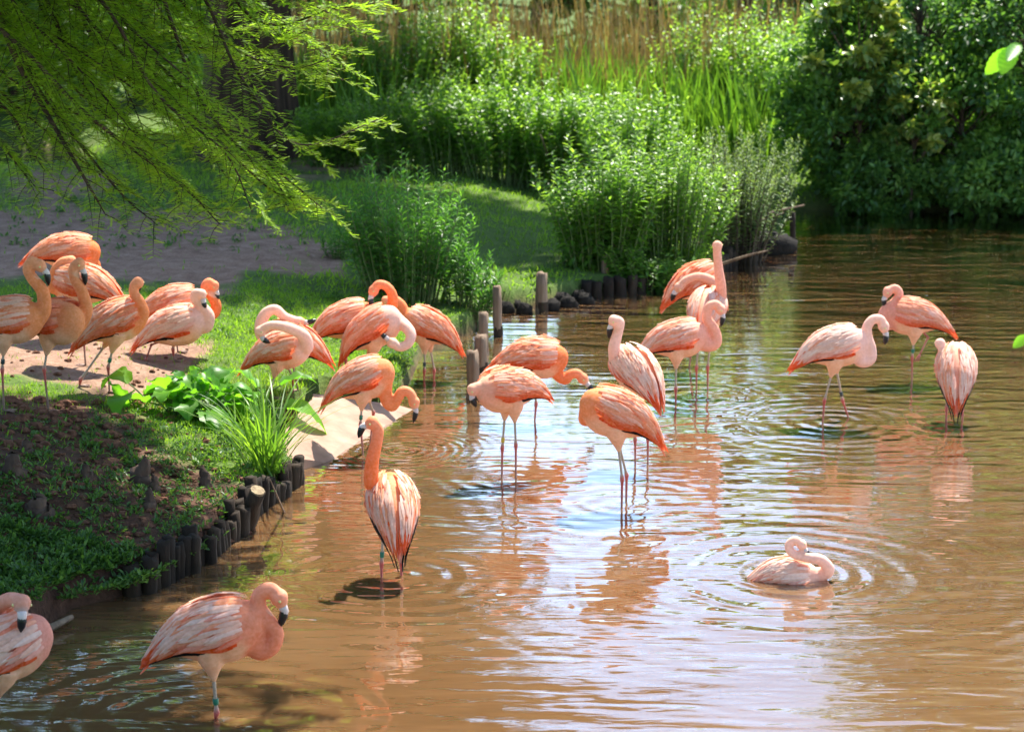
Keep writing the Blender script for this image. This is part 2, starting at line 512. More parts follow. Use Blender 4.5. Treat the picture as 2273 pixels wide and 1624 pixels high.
a = ground.data.attributes.new("dark_soil", 'FLOAT', 'POINT'); a.data.foreach_set("value", dark_soil.astype(np.float32))
tag(ground, kind="structure")

# ------------------------------------------------------------------ water
m, nt, N, L, b, out = nmat("muddy_pond_water")
geo = N.new("ShaderNodeNewGeometry"); pos = geo.outputs["Position"]
def mth(op, a=None, b_=None, c=None):
    q = N.new("ShaderNodeMath"); q.operation = op
    for i, x in enumerate((a, b_, c)):
        if x is None: continue
        if isinstance(x, (int, float)): q.inputs[i].default_value = x
        else: L.new(x, q.inputs[i])
    return q.outputs[0]
def tnoise(sx, sy, scale, detail=2, rough=.5, dist=0.0, rot=0.0):
    mp = N.new("ShaderNodeMapping"); mp.inputs["Scale"].default_value = (sx, sy, 1); mp.inputs["Rotation"].default_value = (0, 0, rot)
    L.new(pos, mp.inputs[0])
    q = N.new("ShaderNodeTexNoise"); q.inputs["Scale"].default_value = scale; q.inputs["Detail"].default_value = detail
    q.inputs["Roughness"].default_value = rough; q.inputs["Distortion"].default_value = dist
    L.new(mp.outputs[0], q.inputs["Vector"]); return q.outputs["Fac"]
wob = tnoise(1, 1, 1.1, 2)
height = mth('MULTIPLY', tnoise(.42, 1.6, 3.0, 1, .4, .9), .0085)
height = mth('ADD', height, mth('MULTIPLY', tnoise(.5, 1.7, 8, 1, .4, .8, .2), .0021))
height = mth('ADD', height, mth('MULTIPLY', tnoise(.3, 1.0, 1.2, 1, .4, .3, -.12), .012))
brk = mth('MULTIPLY_ADD', tnoise(.8, .8, 2.2, 2), 3.4, -.9)
RINGS = [((1765, 1268), .0024, 1.15, .21), ((1770, 1274), .0014, .7, .13), ((1850, 935), .0018, .9, .16), ((1380, 1120), .0014, .8, .17), ((868, 1282), .0018, .9, .17),
         ((480, 1592), .0018, 1.0, .18), ((1130, 1061), .0010, .6, .15), ((1555, 880), .0012, .7, .16), ((890, 1000), .0020, .35, .08), ((2118, 933), .0010, .7, .16)]
for (px, py), amp, fall, lam in RINGS:
    c = at_z(px, py, 0)
    vm = N.new("ShaderNodeVectorMath"); vm.operation = 'DISTANCE'; L.new(pos, vm.inputs[0]); vm.inputs[1].default_value = (float(c[0]), float(c[1]), 0)
    d = vm.outputs["Value"]
    ph = mth('MULTIPLY_ADD', d, 2 * math.pi / lam, mth('MULTIPLY', wob, 9.0))
    s = mth('SINE', ph)
    q = mth('DIVIDE', d, fall)
    env = mth('DIVIDE', amp, mth('ADD', 1.0, mth('MULTIPLY', q, mth('MULTIPLY', q, q))))
    height = mth('ADD', height, mth('MULTIPLY', mth('MULTIPLY', s, brk), env))
bp = N.new("ShaderNodeBump"); bp.inputs["Strength"].default_value = 1.0; bp.inputs["Distance"].default_value = 1.0
L.new(height, bp.inputs["Height"]); L.new(bp.outputs[0], b.inputs["Normal"])
wc = ramp(N, [(.3, (.112, .057, .022)), (.5, (.126, .066, .027)), (.7, (.140, .075, .032))])
L.new(tnoise(.6, 1.0, .8, 4), wc.inputs[0]); L.new(wc.outputs[0], b.inputs["Base Color"])
b.inputs["Roughness"].default_value = .03; b.inputs["IOR"].default_value = 1.33
b.inputs["Subsurface Weight"].default_value = .85; b.inputs["Subsurface Scale"].default_value = .16; b.inputs["Subsurface Radius"].default_value = (1, .7, .45)
b.inputs["Specular IOR Level"].default_value = 0.0
fr = N.new("ShaderNodeFresnel"); fr.inputs["IOR"].default_value = 1.33; L.new(bp.outputs[0], fr.inputs["Normal"])
gl = N.new("ShaderNodeBsdfGlossy"); gl.inputs["Roughness"].default_value = .02; L.new(bp.outputs[0], gl.inputs["Normal"])
ws = N.new("ShaderNodeMixShader")
fac = N.new("ShaderNodeMath"); fac.operation = 'MULTIPLY'; fac.inputs[1].default_value = 2.6; fac.use_clamp = True
L.new(fr.outputs[0], fac.inputs[0]); L.new(fac.outputs[0], ws.inputs[0]); L.new(b.outputs[0], ws.inputs[1]); L.new(gl.outputs[0], ws.inputs[2]); L.new(ws.outputs[0], out.inputs[0])
def water_sheet(name, poly, pad):
    P = np.array(poly); x0, y0 = P.min(0) - pad; x1, y1 = P.max(0) + pad
    xs = np.linspace(x0, x1, 12); ys = np.linspace(y0, y1, 12)
    A, B = np.meshgrid(xs, ys); I = np.arange(144).reshape(12, 12)
    F = np.stack([I[:-1, :-1], I[:-1, 1:], I[1:, 1:], I[1:, :-1]], -1).reshape(-1, 4)
    o = mesh_np(name, np.stack([A.ravel(), B.ravel(), np.zeros(144)], 1), F, m)
    return tag(o, kind="structure")
water_sheet("pond_water", POND, .4)
water_sheet("side_pond_water", POND2, .15)

# ------------------------------------------------------------------ concrete ramp
c0 = at_z(612, 1012, .15); c1 = at_z(722, 878, .21); c2 = at_z(884, 900, .05); c3 = at_z(712, 1022, .025)
e2 = c2 + (c2 - c1) * .9; e2[2] = -.17; e3 = c3 + (c3 - c0) * 1.1; e3[2] = -.20
b0 = c0 + (c0 - c3) * .15; b1 = c1 + (c1 - c2) * .15
mb = MB(); nn = 14
G = []
rr = random.Random(3)
rows = [(b0, b1), (c0, c1), (c0 * .5 + c3 * .5, c1 * .5 + c2 * .5), (c3, c2), (e3, e2)]
for (p, q) in rows:
    for k in range(nn):
        t = k / (nn - 1); v = p * (1 - t) + q * t
        v = v + np.array([rr.uniform(-.015, .015), rr.uniform(-.015, .015), rr.uniform(-.006, .006)]); G.append(v)
G = np.array(G); top = G; bot = G - np.array([0, 0, .07])
nr = len(rows); quads = []
idx = lambda r, k: r * nn + k
for r in range(nr - 1):
    for k in range(nn - 1):
        quads.append((idx(r, k), idx(r, k + 1), idx(r + 1, k + 1), idx(r + 1, k))[::-1])
K = len(top)
edge = [idx(0, k) for k in range(nn)] + [idx(r, nn - 1) for r in range(1, nr)] + [idx(nr - 1, k) for k in range(nn - 2, -1, -1)] + [idx(r, 0) for r in range(nr - 2, 0, -1)]
for i in range(len(edge)):
    a_, b_ = edge[i], edge[(i + 1) % len(edge)]
    quads.append((a_, b_, b_ + K, a_ + K))
mb.add(np.concatenate([top, bot]), quads)
ramp_o = mb.build("concrete_ramp", M['concrete'], origin=c0, smooth=False)
tag(ramp_o, "pale pink concrete ramp slab sloping into the muddy pond", "ramp")

# ------------------------------------------------------------------ posts
def log_mesh(base, top, r, rnd, n=10, cut=True):
    base = np.asarray(base); top = np.asarray(top); P = []; R = []
    for i in range(6):
        t = i / 5; P.append(base * (1 - t) + top * t + np.array([rnd.uniform(-.1, .1), rnd.uniform(-.1, .1), 0]) * r * (1 if 0 < i < 5 else 0)); R.append(r * (1.06 - .08 * t) * rnd.uniform(.95, 1.05))
    V, Q, T, C = tube(np.array(P), R, n, True)
    V = np.array(V)
    for j in range(n):                                     # ragged, slightly tilted cut top
        V[5 * n + j] += np.array([0, 0, rnd.uniform(-.3, .3) * r])
    ang = np.array([rnd.uniform(-.11, .11) for _ in range(n)])          # split, out of round section kept along the length
    for i in range(6):
        c = np.asarray(P[i]); 
        for j in range(n):
            V[i * n + j, :2] = c[:2] + (V[i * n + j, :2] - c[:2]) * (1 + ang[j] + rnd.uniform(-.06, .06))
    V[-1, 2] += r * .1
    return V, Q, T

rnd = random.Random(5)
POSTS = [("weathered timber post with pointed chipped top, foremost of three close posts", (1052, 884), (1050, 780), 29, 0),
         ("weathered post with split flat top standing just behind the chipped short post", (1069, 826), (1068, 746), 29, 0),
         ("slim pale post next to the dark leafy undergrowth, hindmost of the group of three", (1073, 786), (1073, 694), 23, 0),
         ("tall slim grey post standing alone in the water off the stony bank", (1106, 745), (1103, 636), 21, 0),
         ("thick round topped brown post in front of the black stones", (1203, 690), (1202, 607), 28, 0),
         ("pale brown post in front of the dark hollow under the big bush", (1346, 644), (1344, 565), 21, 0),
         ("dark post half hidden by sprigs at the far corner of the bush", (1549, 596), (1547, 538), 20, 0),
         ("thin black post standing in open water beyond the dark mound", (1763, 548), (1759, 471), 13, 1),
         ("dark stubby post beside the dark mound under hanging twigs", (1672, 585), (1670, 500), 18, 1)]
for lab, bpx, tpx, w, dark in POSTS:
    base = at_z(*bpx, 0); top = at_y(*tpx, base[1])
    r = w / 2 / FPX * base[1]
    base2 = base + np.array([0, 0, -.26])
    root = empty("timber_post", base, lab, "post", "timber posts standing along the pond edge")
    V, Q, T = log_mesh(base2, top, r, rnd)
    a = MB(); a.add(V, Q, T); a.build("shaft", M['wood_wet'] if dark else M['wood_post'], root, smooth=True)
    wb = MB(); wb.tube(np.array([base + [0, 0, -.02], base + [0, 0, .05], base + [0, 0, .09]]), [r * 1.10, r * 1.09, r * 1.02], 10, False); wb.build("wet_foot", M['wood_wet'], root)

# palisade of upright logs holding the front bank
pal = np.array([at_z(x, y, 0) for x, y in [(300, 1318), (340, 1305), (440, 1255), (505, 1210), (535, 1180), (575, 1130), (630, 1094), (662, 1066)]])
seg = spline(pal, 12); ln = np.concatenate([[0], np.cumsum(np.linalg.norm(np.diff(seg, axis=0), axis=1))])
root = empty("log_palisade", pal[2], "row of dark wet upright logs holding the earth bank", "edging")
s = 0; k = 0
while s < ln[-1]:
    p = np.array([np.interp(s, ln, seg[:, i]) for i in range(3)])
    r = rnd.uniform(.034, .052)
    p = p + np.array([rnd.uniform(-.01, .01), rnd.uniform(-.02, .02), 0])
    tp = p + np.array([rnd.uniform(-.03, .04), rnd.uniform(-.04, .0), .19 + .05 * math.sin(s * 5) + rnd.uniform(-.045, .05)])
    V, Q, T = log_mesh(p + [0, 0, -.2], tp, r, rnd, 9)
    a = MB(); a.add(V, Q, T); a.build("log", M['wood_wet'], root)
    s += r * 2 * rnd.uniform(.68, .86); k += 1
# leaning stake with pale cut end
lb = at_z(545, 1172, 0); lt = at_y(571, 1090, lb[1] - .1)
root = empty("leaning_stake", lb, "leaning log stake with pale cut end in front of the palisade", "stake")
V, Q, T = log_mesh(lb - (lt - lb) * .6, lt, .055, rnd, 10); a = MB(); a.add(V, Q, T); a.build("shaft", M['wood_wet'], root)
d = unit(lt - lb); a = MB(); a.tube(np.array([lt - d * .004, lt + d * .012]), [.048, .046], 10); a.build("cut_end", M['wood_cut'], root, smooth=False)

# far timber edging under the big bush and the stony bank: short dark boards
root = empty("timber_edging", at_z(1400, 650, 0), "low dark timber boards edging the bank under the big bush", "edging")
e = np.array([at_z(x, y, 0) for x, y in [(1300, 659), (1400, 651), (1500, 633), (1580, 607), (1640, 579)]]); seg = spline(e, 10)
ln = np.concatenate([[0], np.cumsum(np.linalg.norm(np.diff(seg, axis=0), axis=1))]); s = 0
while s < ln[-1]:
    p = np.array([np.interp(s, ln, seg[:, i]) for i in range(3)]); r = rnd.uniform(.05, .07)
    V, Q, T = log_mesh(p + [0, 0, -.2], p + [0, 0, rnd.uniform(.14, .22)], r, rnd, 8); a = MB(); a.add(V, Q, T); a.build("log", M['wood_wet'], root)
    s += r * 2.1

# ------------------------------------------------------------------ stones, knees, clods
def lump(center, rx, ry, rz, rnd, n=9, mcount=7, rough=.22):
    V = []; Q = []; T = []
    sd = rnd.randrange(1000)
    for i in range(mcount):
        ph = math.pi * i / (mcount - 1)
        for j in range(n):
            th = 2 * math.pi * j / n
            k = 1 + (rnd.random() - .5) * rough * 2 if 0 < i < mcount - 1 else 1
            V.append((center[0] + rx * k * math.sin(ph) * math.cos(th), center[1] + ry * k * math.sin(ph) * math.sin(th), center[2] + rz * k * math.cos(ph)))
    for i in range(mcount - 1):
        for j in range(n):
            Q.append((i * n + j, (i + 1) * n + j, (i + 1) * n + (j + 1) % n, i * n + (j + 1) % n))
    return np.array(V), Q, T
for i, (x, y) in enumerate([(1122, 688), (1145, 680), (1165, 690), (1190, 672), (1222, 682), (1245, 668), (1262, 676), (1285, 664), (1140, 664), (1230, 655), (1270, 648), (1300, 668)]):
    p = at_z(x, y, .02)
    V, Q, T = lump(p, rnd.uniform(.06, .11), rnd.uniform(.06, .1), rnd.uniform(.05, .09), rnd)
    a = MB(); a.add(V, Q, T); o = a.build("stone", M['rock'], origin=p)
    tag(o, "black wet stone heaped at the foot of the small grassy bank", "stone", "wet stones at the water's edge")
p = at_z(1690, 560, 0)
V, Q, T = lump(p + [0.03, 0, .04], .36, .22, .2, rnd, 16, 9, .14); a = MB(); a.add(V, Q, T)
tag(a.build("mound", M['rock'], origin=p), "dark rounded mound of mud rising from the water at the tip of the spit", "mound")

KN = [(310, 1070, .065, .17), (345, 1085, .04, .10), (455, 1080, .045, .13), (40, 1060, .07, .15), (90, 1135, .09, .10), (190, 1060, .05, .09),
      (330, 1125, .045, .12), (60, 1000, .045, .08)]
for x, y, r, h in KN:
    p = on_ground(x, y); P = []; R = []
    for i in range(7):
        t = i / 6; P.append(p + np.array([rnd.uniform(-.2, .2) * r, rnd.uniform(-.2, .2) * r, -.06 + (h + .06) * t]))
        R.append(r * (1.35 - .95 * t ** .8) * rnd.uniform(.85, 1.15) if i < 6 else r * .12)
    P = np.array(P) + np.linspace(0, 1, 7)[:, None] ** 1.5 * np.array([rnd.uniform(-1, 1), rnd.uniform(-1, 1), 0]) * h * .35
    V, Q, T, _ = tube(spline(P, 2), np.interp(np.linspace(0, 6, 13), range(7), R), 9)
    V = V + np.array([[rnd.gauss(0, .12) * r, rnd.gauss(0, .12) * r, rnd.gauss(0, .1) * r] for _ in range(len(V))])
    a = MB(); a.add(V, Q, T)
    tag(a.build("cypress_knee", M['knee'], origin=p), "knobbly brown root knee rising from the shaded earth bank", "root", "root knees on the earth bank")

parts = MB()
for i in range(700):
    if i < 640: x, y = rnd.uniform(-40, 560), rnd.uniform(890, 1230)
    else: x, y = rnd.uniform(-20, 470), rnd.uniform(745, 890)
    if x > 420 and y < 960: continue
    p = on_ground(x, y)
    r = rnd.uniform(.008, .03) * (1.9 if y > 890 and x < 300 and y < 1000 else .9)
    V, Q, T = lump(p + [0, 0, r * .2], r * rnd.uniform(.9, 1.6), r, r * .7, rnd, 6, 5, .25); parts.add(V, Q, T)
tag(parts.build("soil_clods", M['clod'], smooth=False), "loose red brown clods of earth strewn over the bank", "soil", kind="stuff")
# ================================================================== vegetation
def gz(x, y): return float(ground_z(np.array([x]), np.array([y]))[0])

def scatter_ground(n, x0, x1, y0, y1):
    X = RNG.uniform(x0, x1, n); Y = RNG.uniform(y0, y1, n); Z = ground_z(X, Y)
    return X, Y, Z

# ---- turf
def turf(n, x0, x1, y0, y1, h0, h1, w, name, label, keep=None):
    X, Y, Z = scatter_ground(n, x0, x1, y0, y1)
    g = grassiness(X, Y, Z)
    dens = fbm(X * 1.7, Y * 1.7, 40)
    k = (Z > .07) & (RNG.random(n) < np.clip(g * (0.25 + 1.3 * dens), 0.03, 1))
    X, Y, Z, dens = X[k], Y[k], Z[k], dens[k]
    D = rdir(len(X), 1.6); D[:, 2] = np.abs(D[:, 2]); 
    Lh = RNG.uniform(h0, h1, len(X)) * (.6 + .9 * dens)
    t = np.clip(RNG.normal(.5, .2, len(X)) + (dens - .45) * .6, 0, 1)
    V, F, T = leaves(np.stack([X, Y, Z - .005], 1), D, rdir(len(X)), Lh, w, 'blade3', t)
    o = mesh_np(name, V, F, M['grass'], tint=T)
    return tag(o, label, "grass", kind="stuff")
turf(150000, -4.6, 1.0, 12.5, 20.5, .02, .055, .007, "lawn_grass", "short bright green grass on the bank around the birds")
turf(90000, -9, 4.5, 20.5, 34, .03, .09, .012, "meadow_grass", "grass in dappled shade behind the tall leafy clump")

# ---- broad leaf weeds on the banks
def weeds(n, area_fn, name, label, s0, s1, mat, per=9, zmin=.06):
    parts = []
    c = 0
    while c < n:
        x, y = area_fn(); p = on_ground(x, y)
        if p[2] < zmin: continue
        c += 1
        k = per + random.randrange(5); s = random.uniform(s0, s1)
        th = RNG.uniform(0, 6.28, k); el = RNG.uniform(.2, 1.2, k)
        D = np.stack([np.cos(th) * np.cos(el), np.sin(th) * np.cos(el), np.sin(el)], 1)
        B = p + D * RNG.uniform(.0, 1.0, (k, 1)) * s * .9 + RNG.normal(0, .3, (k, 3)) * s * np.array([1, 1, .15])
        B[:, 2] = np.maximum(B[:, 2], p[2])
        parts.append(leaves(B, unit(D + rdir(k) * .5), np.array([0, 0, 1.0]) + rdir(k) * .5, RNG.uniform(.5, 1.1, k) * s, RNG.uniform(.3, .55, k) * s, 'broad', np.clip(RNG.normal(.5, .22, k), 0, 1)))
    V, F, T = join(parts)
    return tag(mesh_np(name, V, F, M[mat], tint=T), label, "weeds", kind="stuff")
def bank_area():
    while True:
        x, y = random.uniform(-60, 640), random.uniform(930, 1330)
        if y < 1330 - max(0, x - 150) * .45 and random.random() < .15 + .85 * float(fbm(np.array([x / 70]), np.array([y / 70]), 61)[0]) ** 1.2 * 1.5: return x, y
weeds(900, bank_area, "bank_weeds", "small leafy weeds dotted over the shaded earth bank", .02, .05, 'weed')
def corner_area():
    x = random.uniform(-90, 360); return x, random.uniform(1150 + max(0, x) * .25, 1335 - max(0, x - 130) * .2)
weeds(560, lambda: (lambda a: (a[0], a[1]))(corner_area()), "corner_weeds", "dense dark green weeds covering the low corner of the bank", .03, .055, 'weed', 14)
_pal = [(150, 1330), (250, 1300), (340, 1275), (440, 1222), (505, 1178), (535, 1150), (575, 1100), (640, 1062)]
def pal_area():
    t = random.uniform(0, len(_pal) - 1.001); k = int(t); f = t - k
    return _pal[k][0] * (1 - f) + _pal[k + 1][0] * f + random.gauss(0, 6), _pal[k][1] * (1 - f) + _pal[k + 1][1] * f + random.uniform(-35, 12)
weeds(170, pal_area, "palisade_weeds", "small weeds and creepers spilling over the top of the log palisade", .025, .05, 'weed', 10, .1)
weeds(260, lambda: (random.uniform(200, 600), random.uniform(895, 1010)), "verge_weeds", "bright low clover like weeds along the sunlit top of the bank", .018, .035, 'weed')
weeds(140, lambda: (random.uniform(840, 930), random.uniform(770, 870)), "edge_weeds", "bright small leaved weeds at the water edge behind the ramp", .02, .04, 'weed')
weeds(160, lambda: (random.uniform(480, 760), random.uniform(655, 760)), "lawn_weeds", "broad leaved weeds scattered through the sunny grass", .02, .045, 'weed', 6)
weeds(200, lambda: (random.uniform(-40, 700), random.uniform(420, 560)), "shade_weeds", "low green weeds in the shade under the feathery branch", .03, .06, 'weed', 8)

# ---- stems + leaves plants
def tri_stems(paths, r0, r1):
    a = MB()
    for P in paths: a.tube(P, np.linspace(r0, r1, len(P)), 4, False)
    return a

def herb_clump(name, label, cat, cx, cy, rx, ry, h, nst, leafL, leafW, mat, kind='lance', per=34, lean=.35, group=None, bare=.2, tb=.0, topbright=.35, up=.5, stem='stem', hvar=.35):
    z0 = gz(cx, cy)
    root = empty(name, (cx, cy, z0), label, cat, group)
    paths = []; parts = []
    for i in range(nst):
        r = math.sqrt(random.random()); th = random.uniform(0, 6.283)
        ox, oy = r * math.cos(th), r * math.sin(th)
        bx, by = cx + ox * rx * .6, cy + oy * ry * .6
        hh = h * (1 - hvar * random.random()) * (1 - .25 * r * r)
        zb = max(gz(bx, by), 0.02) - .03
        tipx = bx + ox * rx * .55 + random.gauss(0, .06) * lean * h; tipy = by + oy * ry * .55 + random.gauss(0, .06) * h * lean
        P = spline([(bx, by, zb), (bx * .6 + tipx * .4 + random.gauss(0, .02), by * .6 + tipy * .4, zb + hh * .5), (tipx, tipy, zb + hh)], 4)
        paths.append(P)
        n = per + random.randrange(6)
        t = np.linspace(bare * random.uniform(.3, 1.2), 1, n) ** .9
        idx = t * (len(P) - 1); i0 = np.minimum(idx.astype(int), len(P) - 2); f = (idx - i0)[:, None]
        B = P[i0] * (1 - f) + P[i0 + 1] * f
        a = np.arange(n) * 2.4 + random.uniform(0, 6)
        e = up + (t - .5) * .7 + RNG.normal(0, .25, n)
        D = np.stack([np.cos(a) * np.cos(e), np.sin(a) * np.cos(e), np.sin(e)], 1)
        sz = (1 - .45 * t ** 3) * RNG.uniform(.7, 1.15, n) * np.where(t < .35, .85, 1)
        tt = np.clip(.35 + tb + topbright * t ** 2 + RNG.normal(0, .14, n), 0, 1)  # sunlit stem tops put into the tint: leaves lighter upwards
        parts.append(leaves(B, D, np.array([0, 0, 1.0]) + rdir(n) * .35, leafL * sz, leafW * sz, kind, tt))
    tri_stems(paths, .006 * h + .002, .002).build("stems", M[stem], root)
    V, F, T = join(parts)
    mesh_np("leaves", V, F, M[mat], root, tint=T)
    return root

def px_base(px, py, z=.25):
    p = at_z(px, py, z); return p[0], p[1]

# tall willowherb clump beside the posts
x, y = px_base(905, 655); herb_clump("willowherb_clump", "tall clump of upright leafy stems with narrow leaves beside the posts", "plant", x, y, .62, .5, 1.42, 84, .135, .030, 'willowherb', 'lance', 40, .35, up=.35, tb=-.05)
x, y = px_base(1035, 690, .12); herb_clump("low_undergrowth", "dark low leafy undergrowth spilling to the water at the clump's foot", "plant", x, y, .30, .28, .7, 46, .11, .028, 'willowherb', 'lance', 26, .6, tb=-.15)
x, y = px_base(755, 600); herb_clump("small_leafy_plant", "low leafy plant at the shady edge of the soil path", "plant", x, y, .25, .2, .38, 18, .08, .025, 'willowherb', 'lance', 20, .5)
x, y = px_base(1240, 600, .15); herb_clump("slender_sprig", "thin pale sprig standing on the small grassy bank", "plant", x, y, .06, .05, .4, 3, .04, .012, 'grey_herb', 'lance', 18, .5)
# sprouts behind the preening birds
x, y = px_base(935, 700, .22); herb_clump("bright_sprout", "single bright lance leaved sprout behind the preening birds", "plant", x, y, .02, .02, .24, 2, .09, .02, 'willowherb', 'lance', 16, .3, tb=.25)

# large bush on the spit, built of three plants
x, y = px_base(1338, 588, .2); herb_clump("leafy_bush", "big dark green leafy bush overhanging the water with drooping broad leaves", "bush", x, y, .62, .5, 1.46, 96, .14, .052, 'herb', 'lance', 44, .5, tb=-.02, up=.1, bare=.1)
x, y = px_base(1485, 574, .2); herb_clump("bright_bush", "bright yellow green bush of small leaves in the middle of the spit", "bush", x, y, .64, .5, 1.6, 100, .10, .044, 'herb', 'lance', 56, .5, tb=.12, up=.3, bare=.08)
x, y = px_base(1630, 548, .15); herb_clump("twiggy_bush", "grey green twiggy bush at the water end of the spit", "bush", x, y, .5, .5, 1.4, 80, .085, .032, 'grey_herb', 'lance', 52, 1.0, tb=.05, up=.4, stem='twig')
x, y = px_base(1672, 474, .15); herb_clump("waterside_scrub", "pale scrub at the back of the spit above the bare branches", "bush", x, y, .55, .5, 1.3, 60, .10, .04, 'grey_herb', 'lance', 44, .8, tb=.05)
x, y = px_base(1440, 612, .15); herb_clump("overhanging_skirt", "dark drooping leaves hanging over the low timber boards at the bush's foot", "plant", x, y, .5, .16, .42, 60, .12, .045, 'herb', 'lance', 16, .8, tb=-.12, up=-.1, bare=.05)
x, y = px_base(1540, 600, .12); herb_clump("waterside_sprigs", "bright fresh sprigs growing round the dark post at the water", "plant", x, y, .28, .2, .42, 24, .08, .025, 'herb', 'lance', 24, .6, tb=.25)

# row of herbs behind the shaded lawn
HB = [(740, 392, .45, .9, 'herb', .0), (890, 402, .55, 1.25, 'herb', .02), (1000, 412, .5, 1.45, 'herb', .0), (1110, 418, .55, 1.5, 'herb', .05), (1215, 420, .5, 1.45, 'herb', .08), (1310, 425, .5, 1.5, 'herb', .08), (1400, 440, .5, 1.6, 'herb', .12)]
HL = ["low leafy herbs at the foot of the big dark trunk", "dense dark leafed nettle like clump right of the big trunk", "tall nettle like clump with glossy dark leaves in front of the brown reeds",
      "tall leafy clump behind the shaded lawn, a dead stick leaning in it", "tall leafy clump hemming the lawn left of the big bush", "bright leafy clump rising behind the big bush", "bright tall herbs standing behind the middle of the spit"]
for (bx, by, r, h, mt, tb), lab in zip(HB, HL):
    x, y = px_base(bx, by, .3); herb_clump("tall_herb_clump", lab, "plant", x, y, r * 1.25, r, h, 70, .14, .062, mt, 'lance', 36, .5, "tall herbs behind the lawn", tb=tb, up=.2)

# iris beds: each bed a plant of upright blades
def blades(name, label, cat, cx, cy, rx, ry, h, n, w, mat, lean=.18, group=None, tb=0, kind='blade'):
    z0 = gz(cx, cy)
    root = empty(name, (cx, cy, z0), label, cat, group)
    r = np.sqrt(RNG.random(n)); th = RNG.uniform(0, 6.283, n)
    X = cx + r * np.cos(th) * rx; Y = cy + r * np.sin(th) * ry
    Z = np.maximum(ground_z(X, Y), 0) - .02
    D = np.stack([RNG.normal(0, lean, n) + (X - cx) / rx * lean * .8, RNG.normal(0, lean, n) + (Y - cy) / ry * lean * .8, np.ones(n)], 1)
    V, F, T = leaves(np.stack([X, Y, Z], 1), D, rdir(n), h * RNG.uniform(.55, 1.05, n), w * RNG.uniform(.7, 1.2, n), kind, np.clip(RNG.normal(.5 + tb, .2, n), 0, 1))
    o = mesh_np("blades", V, F, M[mat], root, tint=T); o["kind"] = "stuff"
    return root
IR = [(700, 330, "iris blades beside the right edge of the big dark trunk"), (800, 330, "upright bright iris blades behind the nettle like herbs"), (1290, 330, "bright iris blades in front of the brown reeds behind the leafy clump"),
      (1400, 320, "tall bright iris blades standing behind the big bush"), (1500, 330, "wide bed of light green blades beyond the bright bush"), (1600, 340, "pale green blades beyond the twiggy bush"), (1690, 360, "loose pale green blades next to the dark far shrubs")]
for bx, by, lab in IR:
    x, y = px_base(bx, by, .3); blades("iris_bed", lab, "iris", x, y, .55, .5, 1.45, 170, .04, 'iris', .16, "iris beds in front of the reeds", .05)
# reeds (nobody could count them)
n = 2200
X = RNG.uniform(-4.2, 4.6, n); Y = 33.5 + RNG.uniform(-1.2, 3.6, n) ; Z = ground_z(X, Y)
hgt = (1.7 + 1.5 * fbm(X * .9, Y * .9, 77)) * RNG.uniform(.6, 1.08, n)
D = np.stack([RNG.normal(0, .10, n), RNG.normal(0, .10, n), np.ones(n)], 1)
V, F, T = leaves(np.stack([X, Y, Z], 1), D, rdir(n), hgt, RNG.uniform(.012, .03, n), 'blade', np.clip(RNG.normal(.5, .22, n), 0, 1))
tag(mesh_np("dead_reeds", V, F, M['reed'], tint=T), "tall brown dead reeds standing behind the green herbs", "reeds", kind="stuff")
n = 3000
X = RNG.uniform(-4.5, 6.5, n); Y = 31.0 + RNG.uniform(-.6, 4.0, n); Z = ground_z(X, Y)
D = np.stack([RNG.normal(0, .16, n), RNG.normal(0, .16, n), np.ones(n)], 1)
V, F, T = leaves(np.stack([X, Y, Z], 1), D, rdir(n), RNG.uniform(.7, 1.6, n) * (.3 + 1.4 * fbm(X, Y, 5)), RNG.uniform(.02, .035, n), 'blade', np.clip(RNG.normal(.6, .22, n), 0, 1))
tag(mesh_np("green_reeds", V, F, M['iris'], tint=T), "fresh green reed shoots growing up among the dead brown reeds", "reeds", kind="stuff")
# leafy scrub among reeds
for bx, by, h, lab in [(880, 330, 2.1, "light green bushy plant rising among the reeds right of the trunk"), (1010, 322, 2.3, "light green tall plant in the middle of the brown reeds"), (1120, 330, 1.9, "light green leafy plant left of the tallest brown reeds"),
                       (1560, 318, 2.2, "pale green scrub right of the brown reeds"), (1680, 330, 2.3, "loose light green scrub below the distant thin trunk"), (1760, 345, 2.2, "green scrub touching the dark far shrubs")]:
    x, y = px_base(bx, by, .3); herb_clump("reed_scrub", lab, "plant", x, y, .75, .6, h, 80, .14, .07, 'herb', 'lance', 36, .6, "scrub among the reeds", tb=.18, up=.3, bare=.35)

